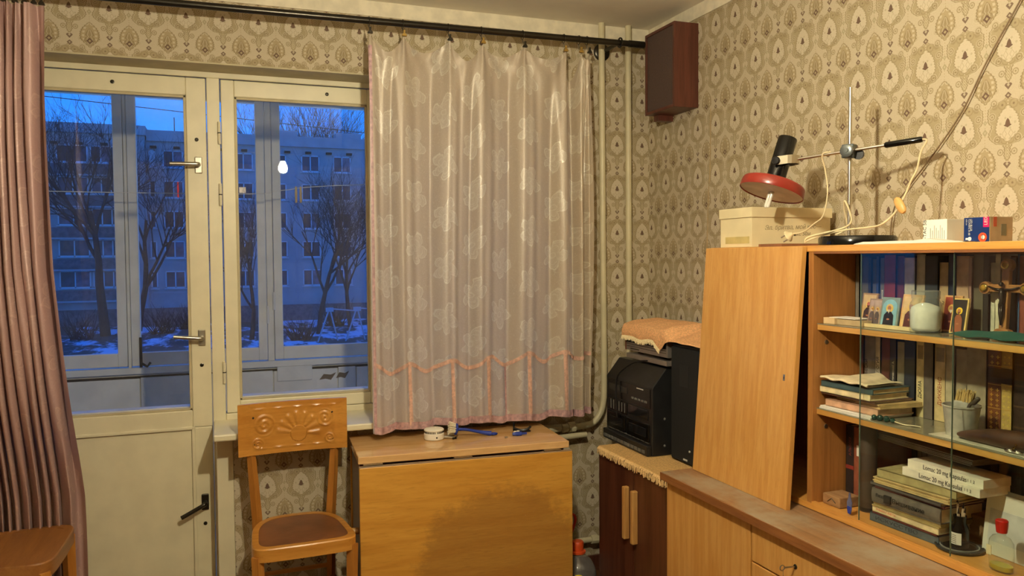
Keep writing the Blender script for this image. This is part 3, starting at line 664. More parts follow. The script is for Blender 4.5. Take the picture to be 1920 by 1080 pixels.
# ------------------------------------------------------------------ cable along the wall
WIRE = pm('brown_cable', (124, 102, 74), .5)
wp = [(1.910, 1.02, 2.53), (1.908, 1.30, 2.33), (1.907, 1.443, 2.111), (1.906, 1.533, 1.978), (1.905, 1.602, 1.862), (1.905, 1.683, 1.767), (1.906, 1.786, 1.663), (1.900, 1.83, 1.60), (1.906, 1.85, 1.46)]
tag(MB().tube(catmull(wp, 8), .0022, 6).build('wall_cable', WIRE, smooth=True), 'thin brown cable slanting down the papered wall to behind the cabinet', 'cable')
seam = [(1.915, 2.797, 2.08), (1.915, 2.80, 1.85), (1.9145, 2.815, 1.65), (1.915, 2.83, 1.20)]
tag(MB().tube(catmull(seam, 8), .0022, 5).build('speaker_wire', pm('pale_wire', (176, 152, 110), .6), smooth=True), 'thin beige speaker wire running down the papered wall below the loudspeaker', 'wire')
# ------------------------------------------------------------------ chairs
SEATP = pm('dark_seat_panel', (122, 76, 46), .34, var=.25, vs=9, bump=.15, bs=60)
def relief(a, b):
    """embossed shell and scrolls, a across (-1..1), b up (-1..1)"""
    x, y = a*.20, b*.095; h = 0
    cx, cy = .02, -.028; dx, dy = x-cx, y-cy; r = math.hypot(dx, dy); th = math.atan2(dy, dx)
    if .028 < r < .088 and th > -.2 and th < pi+.2: h += .0042*(.5+.5*cos(th*15))*min(1, (r-.028)/.01)*min(1, (.088-r)/.012)
    if r < .030: h += .0035
    for sx_, ox, oy, ro in ((-1, -.105, .012, .043), (1, .118, .024, .036), (-1, -.13, -.055, .024), (1, .135, -.05, .024)):
        ddx, ddy = x-ox, y-oy; rr = math.hypot(ddx, ddy)
        if rr < ro:
            sp = rr/ro*2.2-sx_*math.atan2(ddy, ddx)/(2*pi); h += .0042*(.5+.5*cos(2*pi*sp))*min(1, (ro-rr)/.006)
    ed = max(abs(x)/.165, abs(y)/.078); h += .0026*math.exp(-((ed-.93)/.045)**2)*(.6+.4*sin(x*90))
    return h if ed < 1.05 else h*max(0, 1-(ed-1.05)*12)
def make_chair():
    c = thing('wooden_chair', 'wooden chair with embossed shell backrest standing beside the table', 'chair', (0, 0, 0))
    H = .475
    outl = []
    for i in range(40):
        a = 2*pi*i/40; ca, sa = cos(a), sin(a); ex = .24 if sa < 0 else .62
        X = math.copysign(abs(ca)**ex, ca); Y = math.copysign(abs(sa)**(.30 if sa < 0 else .85), sa)
        wd_ = .186-.030*(Y+1)/2; outl.append((X*wd_, Y*.182-.004*(1-X*X)*(Y < 0)))
    inn = [(x*.86, y*.86) for x, y in outl]
    n = 40; m = MB(); vs = [(x, y, H-.046) for x, y in outl]+[(x, y, H-.004) for x, y in outl]+[(x*.985, y*.985, H) for x, y in outl]+[(x, y, H) for x, y in inn]+[(x, y, H-.01) for x, y in inn]+[(x, y, H-.046) for x, y in inn]
    fs = []
    for k in range(5): fs += [(k*n+j, k*n+(j+1) % n, (k+1)*n+(j+1) % n, (k+1)*n+j) for j in range(n)]
    fs += [(5*n+j, 5*n+(j+1) % n, (j+1) % n, j) for j in range(n)]
    m.add(vs, fs); m.build('seat_rim', WOOD_CHAIR, c, smooth=.6, local=True)
    MB().prism([(x*.865, y*.865) for x, y in outl], H-.016, H-.0015).build('seat_panel', SEATP, c, bevel=.002, local=True)
    for s in (-1, 1):
        MB().tube([(s*.163, -.158, H-.03), (s*.158, -.163, .25), (s*.152, -.168, 0)], [.021, .019, .015], 4).build('leg', WOOD_CHAIRV, c, local=True)
        MB().tube([(s*.140, .225, 0), (s*.140, .188, .25), (s*.140, .168, H), (s*.150, .166, .62), (s*.158, .172, .74), (s*.160, .178, .905)], [.014, .017, .019, .018, .016, .013], 4).build('leg', WOOD_CHAIRV, c, local=True)
        MB().tube([(s*.155, -.165, .20), (s*.140, .19, .20)], .009, 8).build('stretcher', WOOD_CHAIRV, c, local=True)
    MB().tube(catmull([(-.157, -.163, .290), (-.06, -.15, .297), (.06, -.15, .297), (.157, -.163, .290)], 4), .010, 8).build('stretcher', WOOD_CHAIR, c, local=True)
    MB().tube([(-.142, .195, .245), (.142, .195, .245)], .009, 8).build('stretcher', WOOD_CHAIR, c, local=True)
    y0 = .155
    def face(u, v, back):
        a, b = u*2-1, v*2-1; xx = a*.204; zz = .822+b*.099-.003*b*a*0; yy = y0-.012+.030*(a*a)*-1+.030
        yy = y0+.014-.030*(1-a*a)*-0 + .0
        curve = .022*(1-a*a)
        yy = y0-.010+curve*1.0
        return (xx, yy+(.013 if back else -relief(a, b)), zz)
    m = MB(); m.grid(lambda u, v: face(u, v, False), 150, 76); k = len(m.v); m.grid(lambda u, v: face(u, v, True), 150, 76)
    nv = 77
    for i in range(150):
        for j in (0, 76): m.f.append((i*nv+j, (i+1)*nv+j, k+(i+1)*nv+j, k+i*nv+j))
    for j in range(76):
        for i in (0, 150): m.f.append((i*nv+j, i*nv+j+1, k+i*nv+j+1, k+i*nv+j))
    br = m.build('backrest', WOOD_CHAIR, c, smooth=.7, local=True)
    for sx_, sz in ((-1, .045), (1, .045), (-1, -.058), (1, -.058)):
        a = sx_*.148/.204; yb = y0-.010+.022*(1-a*a)
        MB().lathe([(.0045, -.002), (.004, .0025), (.0001, .003)], 10, Matrix.Translation((sx_*.148, yb, .822+sz)) @ Matrix.Rotation(pi/2, 4, 'X')).build('bolt', SHADOWGAP, br, local=True)
    return c
ch = make_chair(); ch.location = (.254, 2.975, 0); ch.rotation_euler = (0, 0, R(1.8))
ch2 = copy_tree(ch); ch2.location = (-.715, 3.005, .0); ch2.rotation_euler = (0, 0, R(88)); ch2.scale = (1.10, 1.08, 1.09)
DULL = wood('dull_brown_seat', (156, 104, 52), (134, 84, 38), 0, .4, 10, 3.0)
for c_ in ch2.children:
    if c_.name.startswith('seat'): c_.data = c_.data.copy(); c_.data.materials[0] = DULL
ch2['label'] = 'wooden chair with bare brown seat in front of the gathered curtain'
for o in (ch, ch2): o['group'] = 'bentwood chairs by the window wall'
# ------------------------------------------------------------------ drop-leaf table
TA = R(-3.4); tb = thing('drop_leaf_table', 'honey-brown drop-leaf table with worn hanging leaf under the window', 'table', (.880, 3.042, 0), TA)
def tl(name, a, b, m, bevel=.0015, parent=None): return MB().box(a, b).build(name, m, parent or tb, bevel=bevel, local=True)
tl('top', (-.414, -.187, .713), (.414, .187, .740), WOOD_TABLE, .003)
leaf = tl('leaf', (-.412, -.204, .085), (.421, -.184, .704), WOOD_LEAF, .003)
tl('leaf', (-.410, .170, .085), (.410, .186, .70), WOOD_LEAF, .003)
tl('leaf_edge_band', (-.412, -.203, .7035), (.421, -.186, .7065), pm('grey_edge_band', (150, 128, 104), .6), 0, leaf)
for x in (-.36, -.02, .34): tl('hinge', (x-.035, -.199, .7066), (x+.035, -.170, .7128), METAL, 0)
for s in (-1, 1): tl('side_panel', (s*.395-.009, -.150, .0), (s*.395+.009, .160, .712), WOOD_DARK)
tl('apron', (-.385, -.155, .62), (.385, -.140, .712), WOOD_DARK); tl('shelf', (-.385, -.14, .25), (.385, .15, .266), WOOD_DARK)
MB().tube([(-.404, -.06, .425), (-.435, -.06, .425)], .013, 12).build('knob', WOOD_PALE, tb, smooth=SM, local=True)
MB().tube([(.405, .03, .682), (.445, .03, .682)], .011, 12).build('latch_knob', BLACKP, tb, smooth=SM, local=True)
TZ = .7405
WHP = pm('white_plastic', (236, 230, 214), .35, var=.03); BLUE = pm('blue_plastic', (20, 52, 150), .35, var=.1); BRI = pm('cream_bristle', (232, 222, 196), .8, var=.1, vs=200)
al = thing('round_detector', 'round white plastic detector with vent slots on the table', 'detector', (.790, 3.062, TZ)); AM = Matrix.Translation((.790, 3.062, TZ))
MB().lathe([(.036, 0), (.040, .004), (.0405, .024), (.0385, .026)], 36, AM).build('base', WHP, al, smooth=SM)
MB().lathe([(.0375, .026), (.0375, .036), (.040, .0365), (.040, .041), (.036, .044), (.020, .046), (.0001, .0462)], 36, AM).build('lid', WHP, al, smooth=SM)
m = MB()
for i in range(40):
    if i % 10 == 0: continue
    a = 2*pi*i/40; M = AM @ Matrix.Rotation(a, 4, 'Z'); m.box((.0370, -.0017, .0275), (.0382, .0017, .0352), M)
vt = m.build('vent_slots', SHADOWGAP, al); MB().lathe([(.009, .046), (.009, .0475), (.0001, .0478)], 16, AM @ Matrix.Translation((.01, 0, 0))).build('test_button', WHP, al, smooth=SM)
bx('marking', (.788, 3.0210, TZ+.010), (.794, 3.0218, TZ+.016), BLACKP, al)
br_ = thing('dish_brush', 'blue-handled dish brush with white bristles lying on the table', 'brush', (.96, 3.05, TZ))
hp = catmull([(.886, 3.056, TZ+.033), (.92, 3.052, TZ+.030), (.965, 3.046, TZ+.020), (1.0, 3.041, TZ+.012), (1.024, 3.037, TZ+.008)], 6)
MB().tube(hp, [.006+.0045*max(0, (i/len(hp)-.45))*2 for i in range(len(hp))], 10).build('handle', BLUE, br_, smooth=SM)
MB().tube([Vector((1.035, 3.034, TZ+.007))+Vector((.012*cos(a/12*2*pi), .0095*sin(a/12*2*pi), 0)) for a in range(13)], .0042, 8, cap=False).build('hanging_loop', BLUE, br_, smooth=True)
ax = Vector((-.95, .10, .16)).normalized(); hd = Vector((.884, 3.056, TZ+.033))
hM = Matrix.Translation(hd) @ ax.to_track_quat('Z', 'Y').to_matrix().to_4x4()
MB().lathe([(.014, -.004), (.024, 0), (.024, .006), (.02, .009)], 20, hM).build('head', BLUE, br_, smooth=SM)
m = MB(); rg = random.Random(5)
for i in range(110):
    a = rg.uniform(0, 2*pi); r_ = .021*math.sqrt(rg.random()); m.tube([hM @ Vector((r_*cos(a), r_*sin(a), .006)), hM @ Vector((r_*1.35*cos(a), r_*1.35*sin(a), .034+rg.uniform(-.002, .002)))], .0014, 4)
m.build('bristles', BRI, br_)['kind'] = 'stuff'
k = thing('nail_clipper', 'small steel clip lying in front of the round detector', 'clip', (.85, 3.05, TZ))
MB().tube([(.832, 3.058, TZ+.006), (.868, 3.035, TZ+.005)], [.006, .005], 8).build('body', METAL, k, smooth=SM)
for s in (0, 1): MB().lathe([(.005, 0), (.005, .006), (.002, .007)], 10, Matrix.Translation((.862+.010*s, 3.030+.004*s, TZ+.0005))).build('jaw', DARKMETAL, k, smooth=SM)
tag(MB().tube([Vector((1.070, 2.975, TZ+.002))+Vector((.006*cos(a/8*pi*1.5), .004*sin(a/8*pi*1.5), 0)) for a in range(9)], .0014, 6).build('wire_hook', METAL, smooth=True), 'tiny bent wire hook near the front edge of the table', 'hook')
for i, (x, y, z) in enumerate(((1.128, 2.990, .006), (1.135, 3.010, .006))):
    pl = thing('wall_plug', ('nearer' if i == 0 else 'farther')+' of two small blue plastic wall plugs on the table', 'wall plug', (x, y, TZ), 0, 'blue wall plugs')
    MB().tube([(x-.026, y+.003, TZ+z), (x-.006, y, TZ+z), (x, y, TZ+z)], [.0035, .0062, .0062], 8).build('sleeve', BLUE, pl, smooth=SM)
    MB().tube([(x, y, TZ+z), (x+.012, y-.002, TZ+z)], .0058, 8).build('collar', BLUE, pl, smooth=SM); MB().tube([(x+.012, y-.002, TZ+z), (x+.034, y-.004, TZ+z)], [.0028, .0022], 8).build('prong', BLUE, pl, smooth=SM)
for i, x in enumerate((1.128, 1.142)):
    tag(MB().lathe([(.006, 0), (.0075, .003), (.007, .009), (.004, .011)], 10, Matrix.Translation((x, 3.032+.004*i, TZ))).build('plastic_bead', BRI, smooth=SM), ('left' if i == 0 else 'right')+' of two small cream plastic beads behind the blue plugs', 'bead', 'cream beads')
bc = thing('black_clamp', 'small black plastic clamp standing at the back of the table', 'clamp', (1.165, 3.055, TZ))
MB().tube([(1.140, 3.080, TZ+.001), (1.140, 3.080, TZ+.036)], .004, 8).build('post', BLACKP, bc); MB().tube(catmull([(1.140, 3.077, TZ+.012), (1.165, 3.055, TZ+.006), (1.19, 3.050, TZ+.010), (1.205, 3.055, TZ+.018)], 4), .0055, 8).build('arm', BLACKP, bc, smooth=SM); bx('foot', (1.135, 3.040, TZ), (1.20, 3.070, TZ+.007), BLACKP, bc, .002)
# ------------------------------------------------------------------ bottles on the floor
PET = glass('clear_plastic', (.84, .84, .80, 1), 1.9, .22, .06); CAPR = pm('orange_cap', (222, 84, 34), .4); CAPY = pm('yellow_cap', (236, 214, 30), .4); REDP = pm('red_plastic_handle', (210, 70, 50), .4)
b5 = thing('water_bottle', 'big clear plastic bottle with orange cap on the floor beside the table', 'bottle', (1.405, 3.02, 0)); BM_ = Matrix.Translation((1.405, 3.02, 0))
MB().lathe([(.076, 0), (.08, .01), (.08, .10), (.077, .105), (.08, .115), (.075, .145), (.058, .175), (.032, .198), (.022, .205), (.022, .222)], 28, BM_).build('body', PET, b5, smooth=SM)
MB().lathe([(.034, .208), (.034, .216), (.025, .218), (.026, .252), (.022, .257), (.0001, .258)], 24, BM_).build('cap', CAPR, b5, smooth=SM)
MB().tube(catmull([(1.40, 3.12, .30), (1.435, 3.14, .33), (1.455, 3.15, .30), (1.43, 3.15, .23), (1.405, 3.14, .17)], 5), .006, 8).build('carry_handle', REDP, b5, smooth=SM)
b6 = thing('yellow_cap_bottle', 'small bottle with yellow cap on the floor by the table leaf', 'bottle', (1.288, 2.76, 0)); BM_ = Matrix.Translation((1.290, 2.765, 0))
MB().lathe([(.035, 0), (.036, .01), (.036, .13), (.02, .17), (.013, .185), (.013, .196)], 20, BM_).build('body', PET, b6, smooth=SM)
MB().lathe([(.0185, .188), (.0185, .212), (.016, .217), (.0001, .218)], 20, BM_).build('cap', CAPY, b6, smooth=SM)
# ------------------------------------------------------------------ dark cabinet in the corner
bc_ = thing('corner_cabinet', 'dark brown two-door cabinet with pale bar handles in the corner', 'cabinet', (1.67, 2.59, 0))
bx('body', (1.458, 2.292, .09), (1.895, 2.892, .690), WOOD_DARK, bc_, .002)
for y in (2.33, 2.84):
    for x in (1.50, 1.86): MB().tube([(x, y, 0), (x, y, .09)], [.014, .02], 8).build('leg', WOOD_DARK, bc_)
for y0, y1, hy in ((2.602, 2.889, 2.640), (2.296, 2.598, 2.575)):
    dr = bx('door', (1.442, y0, .10), (1.457, y1, .680), WOOD_DARK, bc_, .002)
    bx('handle', (1.418, hy-.010, .392), (1.442, hy+.010, .594), WOOD_PALE, dr, .004)
CLOTH = pm('ochre_woven_cloth', (206, 166, 104), .95, var=.18, vs=150, bump=.8, bs=260)
CLOTHO = pm('orange_woven_cloth', (230, 176, 124), .95, var=.16, vs=150, bump=.9, bs=240)
FRING = pm('fringe_yarn', (214, 178, 122), .95, var=.15, vs=200); FRINGC = pm('cream_fringe_yarn', (226, 208, 164), .95, var=.15, vs=200)
rn = thing('table_runner', 'ochre fringed cloth spread on the dark corner cabinet under the stereo', 'cloth', (1.67, 2.59, .69))
MB().box((1.440, 2.296, .6905), (1.89, 2.888, .6955)).build('cloth', CLOTH, rn, bevel=.002)
m = MB(); rg = random.Random(2)
for i in range(150):
    y = 2.298+.588*i/149; m.tube([(1.443, y, .694), (1.434+rg.uniform(-.003, .001), y+rg.uniform(-.003, .003), .686), (1.432+rg.uniform(-.003, .004), y+rg.uniform(-.006, .006), .668+rg.uniform(-.006, .006))], .0021, 4)
m.build('fringe', FRING, rn)['kind'] = 'stuff'
# ------------------------------------------------------------------ stereo
SB = pm('stereo_black', (30, 30, 30), .38, var=.2); SB2 = pm('stereo_front', (14, 14, 14), .22, var=.2); SG = pm('stereo_grey_key', (104, 104, 100), .4); SGR = pm('silkscreen_grey', (190, 190, 184), .5)
SZ = .6965
st = thing('stereo_system', 'black mini stereo system with cassette decks on the ochre cloth', 'stereo', (1.69, 2.83, SZ))
prof = [(1.545, SZ), (1.545, .962), (1.605, 1.036), (1.85, 1.040), (1.85, SZ)]
MB().prism(prof, -3.02, -2.638, Matrix(((1, 0, 0, 0), (0, 0, -1, 0), (0, 1, 0, 0), (0, 0, 0, 1)))).build('body', SB, st, bevel=.004)
bx('control_strip', (1.525, 2.642, SZ), (1.546, 3.016, .738), SB, st, .004)
def fp(name, y0, y1, z0, z1, m, d_=.006, parent=None, bev=.0015): return bx(name, (1.546-d_, y0, z0), (1.547, y1, z1), m, parent or st, bev)
fp('tuner_panel', 2.650, 3.008, .880, .955, SB2, .004); fp('equalizer_panel', 2.835, 3.008, .822, .874, SB2, .004)
dsp = fp('display', 2.665, 2.825, .832, .872, pm('smoked_display', (26, 28, 30), .1), .005)
for y0, y1 in ((2.845, 3.005), (2.655, 2.830)):
    dk = fp('cassette_door', y0, y1, .748, .816, SB2, .008); fp('cassette_window', y0+.02, y1-.02, .765, .800, pm('smoked_window', (30, 30, 32), .08), .0095, dk)
for i in range(10): fp('button', 2.66+i*.034, 2.686+i*.034, .7425, .7465, SG, .006)
for i in range(6): fp('equalizer_slider', 2.85+i*.024, 2.856+i*.024, .828, .868, SG, .0055)
for i in range(5): fp('tuner_key', 2.672+i*.026, 2.690+i*.026, .898, .906, SG, .0065)
fp('tuner_scale', 2.83, 2.99, .908, .936, pm('tuner_glass', (44, 44, 42), .15), .006); fp('maker_mark', 2.70, 2.755, .944, .949, SGR, .0048)
for i in range(12):
    y = 2.66+i*.029; bx('function_key', (1.5225, y, .706), (1.5255, y+.022, .718), SG, st)
for x, z in ((1.66, .90), (1.60, .84), (1.60, .735)): MB().lathe([(.005, 0), (.004, .003), (.0001, .0035)], 10, Matrix.Translation((x, 2.638, z)) @ Matrix.Rotation(pi/2, 4, 'X')).build('screw', SG, st)
tw = thing('tower_speaker', 'tall black loudspeaker between the stereo and the leaning wood panel', 'speaker', (1.73, 2.455, SZ))
bx('box', (1.612, 2.315, SZ), (1.87, 2.598, 1.137), pm('speaker_vinyl', (16, 16, 17), .4, var=.2), tw, .003)
bx('grille', (1.600, 2.322, SZ+.006), (1.612, 2.591, 1.128), pm('black_grille_cloth', (15, 18, 20), .8, var=.3, vs=300), tw, .004)
bx('tweeter_panel', (1.5985, 2.47, .985), (1.6005, 2.53, 1.065), pm('tweeter_mesh', (22, 25, 27), .7), tw); bx('nameplate', (1.5975, 2.478, .712), (1.6005, 2.503, .718), SGR, tw)
MB().lathe([(.004, 0), (.004, .003), (.0001, .004)], 10, Matrix.Translation((1.6, 2.462, .752)) @ Matrix.Rotation(-pi/2, 4, 'Y')).build('badge', SGR, tw)
SIL = pm('brushed_silver', (150, 142, 134), .35, .6, var=.08); TEAK = pm('teak_side', (112, 66, 44), .5)
pt = thing('plinth_tray', 'grey metal tray on top of the black stereo', 'tray', (1.73, 2.78, 1.0415))
bx('slab', (1.597, 2.618, 1.046), (1.85, 2.940, 1.066), SIL, pt, .002)
for y in (2.66, 2.90):
    for x in (1.65, 1.82): MB().tube([(x, y, 1.0408), (x, y, 1.047)], .012, 10).build('foot', SIL, pt)
rp = thing('record_player', 'silver record player with wood side under the orange cloth', 'record player', (1.73, 2.79, 1.067))
bx('chassis', (1.602, 2.622, 1.078), (1.85, 2.948, 1.158), SIL, rp, .002); bx('side_panel', (1.600, 2.948, 1.078), (1.85, 2.955, 1.160), TEAK, rp)
bx('control_band', (1.5985, 2.630, 1.112), (1.6025, 2.942, 1.150), SB2, rp)
for i in range(7): bx('push_button', (1.5945, 2.645+i*.04, 1.116), (1.599, 2.655+i*.04, 1.132), SIL, rp)
for z in (1.094, 1.104): bx('groove', (1.6005, 2.63, z), (1.6025, 2.942, z+.0015), SHADOWGAP, rp)
bx('maker_mark', (1.6002, 2.84, 1.0845), (1.6022, 2.91, 1.0885), SHADOWGAP, rp)
for y in (2.66, 2.91):
    for x in (1.65, 1.82): MB().tube([(x, y, 1.0665), (x, y, 1.079)], .012, 10).build('foot', BLACKP, rp)
oc = thing('fringed_cloth', 'orange fringed cloth draped over the record player and black speaker', 'cloth', (1.73, 2.63, 1.14))
def ocf(u, v):
    y = 2.957-.655*u; L = v*.36
    zt = 1.178 if y > 2.61 else 1.178-.0*u; wob = .0035*sin(y*60)+.003*sin(L*55+y*20)
    sl = min(1, max(0, (2.635-y)/.06)); sl = sl*sl*(3-2*sl)
    if L < .262:
        x = 1.855-L; z = 1.190-.008*(L/.262)+.006*sin(L*9); zr = 1.205-.055*(L/.262)**1.3; z = z*(1-sl)+zr*sl
        return (x, y, z+wob*.6+.012*sin(pi*L/.262)*(1-sl))
    t = (L-.262)/.098
    x = 1.593-.006*sin(t*2.5)-.004*abs(sin(y*45))*t; z = 1.182-.046*t+.004*sin(y*33)*t
    if y < 2.70: z -= .030*t*max(0, 1-abs(y-2.655)/.045)
    xr = 1.593; zr = 1.1505-.004*t; x = x*(1-sl)+(xr-.01*t)*sl; z = z*(1-sl)+zr*sl
    return (x, y, z+wob*.3)
MB().grid(ocf, 130, 70).build('cloth', CLOTHO, oc, smooth=True)
m = MB(); rg = random.Random(8)
for i in range(95):
    u = .002+.455*i/94; p = Vector(ocf(u, 1)); L = .014+rg.uniform(-.003, .006); m.tube([p+Vector((0, 0, .002)), p+Vector((-.002, rg.uniform(-.002, .002), -L*.5)), p+Vector((rg.uniform(-.003, .001), rg.uniform(-.004, .004), -L))], .0019, 4)
m.build('fringe', FRINGC, oc)['kind'] = 'stuff'
tag(MB().tube(catmull([(1.61, 2.70, 1.054), (1.60, 2.76, 1.052), (1.575, 2.84, 1.035), (1.538, 2.895, .985), (1.530, 2.905, .93), (1.530, 2.90, .87), (1.530, 2.895, .80)], 8), .0035, 6).build('audio_cable', BLACKP, smooth=True), 'thin black cable looping down over the front of the stereo', 'cable')
# ------------------------------------------------------------------ sideboard
FX = 1.386
sb = thing('sideboard', 'long honey-veneer sideboard with drawers and dusty top along the right wall', 'sideboard', (1.64, 1.2, 0))
bx('worktop', (1.367, .15, .724), (1.908, 2.278, .750), WOOD_DUSTY, sb, .003); bx('worktop_edge', (1.364, .15, .7245), (1.3675, 2.278, .7485), WOOD_EDGE, sb)
bx('body', (1.404, .16, .08), (1.905, 2.270, .723), WOOD_EDGE, sb); bx('plinth', (1.43, .2, 0), (1.88, 2.24, .08), WOOD_DARK, sb)
bx('door', (FX, 1.826, .095), (1.403, 2.270, .717), WOOD_FRONT, sb, .0015)
for k, (z0, z1) in enumerate(((.612, .717), (.490, .607), (.345, .485), (.095, .340))):
    dr = bx('drawer', (FX, .95, z0), (1.403, 1.820, z1), WOOD_FRONT, sb, .0015)
    if k < 2:
        ky = 1.640 if k == 0 else 1.62; zc = .660 if k == 0 else .55
        MB().lathe([(.007, 0), (.006, .002), (.003, .0025)], 14, Matrix.Translation((FX, ky, zc)) @ Matrix.Rotation(-pi/2, 4, 'Y')).build('lock_plate', DARKMETAL, dr)
        if k == 0:
            MB().tube([(FX, ky, zc), (FX-.03, ky+.006, zc)], .0022, 6).build('key', METAL, dr)
            MB().tube([(FX-.03+.007*cos(a/10*2*pi)-.007, ky+.006, zc+.007*sin(a/10*2*pi)) for a in range(11)], .0015, 6).build('key_bow', METAL, dr)
            MB().tube(catmull([(FX-.034, ky+.006, zc-.006), (FX-.036, ky+.002, zc-.03), (FX-.03, ky-.004, zc-.07)], 4), .0009, 5).build('key_string', WIRE, dr)
bx('door', (FX, .16, .095), (1.403, .944, .717), WOOD_FRONT, sb, .0015)
# ------------------------------------------------------------------ display cabinet
CF = 1.555; Z0 = .7515; ZT = 1.497; CBK = 1.905
WOOD_IN = wood('cabinet_inner_veneer', (176, 120, 62), (150, 98, 48), 2, .45, 18, 3.0)
dc = thing('display_cabinet', 'open-fronted honey-veneer display cabinet with glass panes standing on the sideboard', 'cabinet', (1.73, 1.28, Z0))
bx('top', (CF-.004, .30, 1.480), (CBK, 2.262, ZT), WOOD_TOPB, dc, .0015); bx('base', (CF-.004, .30, Z0), (CBK, 2.262, .769), WOOD_TOPB, dc, .0015)
bx('side', (CF, 2.244, .769), (CBK, 2.262, 1.480), WOOD_FRONT, dc); bx('side', (CF, .30, .769), (CBK, .318, 1.480), WOOD_FRONT, dc)
bx('divider', (CF-.002, 1.772, .769), (CBK, 1.792, 1.480), WOOD_IN, dc, .001)
bx('back', (1.897, .318, .769), (1.903, 2.244, 1.480), WOOD_IN, dc)
bx('glass_track', (CF-.003, .318, .769), (CF+.010, 1.772, .7745), WOOD_TOPB, dc); bx('glass_track', (CF-.003, .318, 1.474), (CF+.010, 1.772, 1.480), WOOD_EDGE, dc)
LINER = pm('grey_green_shelf_liner', (128, 122, 100), .16, var=.12, vs=8, spec=.6)
for z in (1.279, 1.041):
    s_ = bx('shelf', (CF+.012, .318, z-.018), (1.897, 1.771, z-.0025), WOOD_SHELF, dc, .001); bx('liner', (CF+.011, .318, z-.0025), (1.897, 1.771, z), LINER, s_)
for z in (1.225, .985): MB().lathe([(.0065, 0), (.006, .002), (.0025, .0025)], 12, Matrix.Translation((CF+.045, 1.772, z)) @ Matrix.Rotation(pi/2, 4, 'X')).build('shelf_bolt', METAL, dc)
for (x, y0, y1) in ((CF+.0005, 1.140, 1.601), (CF+.0055, .62, 1.329)):
    g = bx('glass_pane', (x, y0, .7745), (x+.003, y1, 1.474), CABGLASS, dc)
    for y in (y0, y1): bx('glass_edge', (x-.0003, y-.0005, .7745), (x+.0033, y+.0005, 1.474), EDGEGLASS, g)
lm = Matrix.Translation((1.4805, 0, .7505)) @ Matrix.Rotation(math.atan2(.052, .745), 4, 'Y')
lp_ = thing('leaning_door', 'loose honey-veneer cabinet door with small lock leaning against the display cabinet', 'door panel', (1.49, 2.03, .7505))
MB().box((0, 1.793, 0), (.0155, 2.262, .747), lm).build('panel', WOOD_FRONT, lp_, bevel=.001)
MB().box((-.0012, 1.831, .362), (.001, 1.839, .380), lm).build('lock_plate', METAL, lp_, bevel=.0005); MB().box((-.0018, 1.834, .366), (-.001, 1.836, .373), lm).build('keyhole', SHADOWGAP, lp_)
# ------------------------------------------------------------------ books
BC = {}
def cover(c, r=.55):
    k = (c, r)
    if k not in BC: BC[k] = pm('book_cover_%d' % len(BC), c, r, var=.16, vs=40)
    return BC[k]
INK = pm('black_ink', (28, 24, 22), .7); WINK = pm('white_print', (214, 208, 190), .7); RINK = pm('red_ink', (150, 60, 36), .7); GOLD = pm('gold_stamp', (226, 180, 82), .35, .5)
def book(label, y0, y1, z0, h, xs, dep, col, group=None, txt=None, tm=None, tsz=.012, bands=None, ty=.5, tz=.4):
    """upright book, spine towards -X"""
    y0, y1 = min(y0, y1), max(y0, y1); t = thing('book', label, 'book', (xs+dep/2, (y0+y1)/2, z0), 0, group); w_ = y1-y0; g = min(.0015, w_*.12); cv = cover(col)
    m = MB(); m.box((xs, y0+.0004, z0), (xs+.003, y1-.0004, z0+h)); m.box((xs, y0+.0004, z0), (xs+dep, y0+.0004+g, z0+h)); m.box((xs, y1-.0004-g, z0), (xs+dep, y1-.0004, z0+h)); cb = m.build('cover', cv, t)
    bx('pages', (xs+.003, y0+.0004+g, z0+.003), (xs+dep-.003, y1-.0004-g, z0+h-.003), PAPERM, t)
    if txt: text(txt, tsz, tm or INK, cb, (xs-.0002, y0+(1-ty)*w_, z0+h*tz), UP, (0, 1, 0), align='CENTER')
    for (a, b_, c_) in bands or []: bx('spine_band', (xs-.0008, y0+.0006, z0+h*a), (xs+.0005, y1-.0006, z0+h*b_), c_, cb)
    return t, cb
ORD = ['first', 'second', 'third', 'fourth', 'fifth', 'sixth', 'seventh', 'eighth', 'ninth', 'tenth', 'eleventh', 'twelfth', 'thirteenth', 'fourteenth', 'fifteenth', 'sixteenth', 'seventeenth', 'eighteenth', 'nineteenth', 'twentieth', 'twenty-first', 'twenty-second', 'twenty-third', 'twenty-fourth', 'twenty-fifth']
YT = [1.7705, 1.754, 1.722, 1.711, 1.694, 1.684, 1.666, 1.626, 1.599, 1.563, 1.533, 1.493, 1.464, 1.445, 1.407, 1.397, 1.368, 1.352, 1.337, 1.322, 1.301, 1.285, 1.277, 1.258, 1.235, 1.205]
CT = [('grey', (112, 106, 94)), ('olive grey', (80, 76, 62)), ('navy', (30, 34, 50)), ('grey-blue', (74, 76, 88)), ('blue', (40, 62, 112)), ('dark speckled', (104, 100, 96)), ('dark red', (124, 44, 36)), ('maroon', (94, 36, 34)), ('off-white', (184, 176, 154)), ('off-white', (178, 168, 148)), ('charcoal', (56, 60, 66)), ('beige', (180, 152, 112)), ('navy', (38, 44, 58)), ('beige pink', (188, 152, 120)), ('dusty pink', (150, 112, 98)), ('olive', (90, 84, 66)), ('black', (36, 32, 28)), ('off-white', (192, 184, 160)), ('cream', (204, 192, 164)), ('brown', (112, 82, 52)), ('black', (40, 36, 34)), ('blue', (62, 92, 128)), ('red-brown', (130, 66, 48)), ('dark brown', (70, 50, 38)), ('grey', (120, 112, 100))]
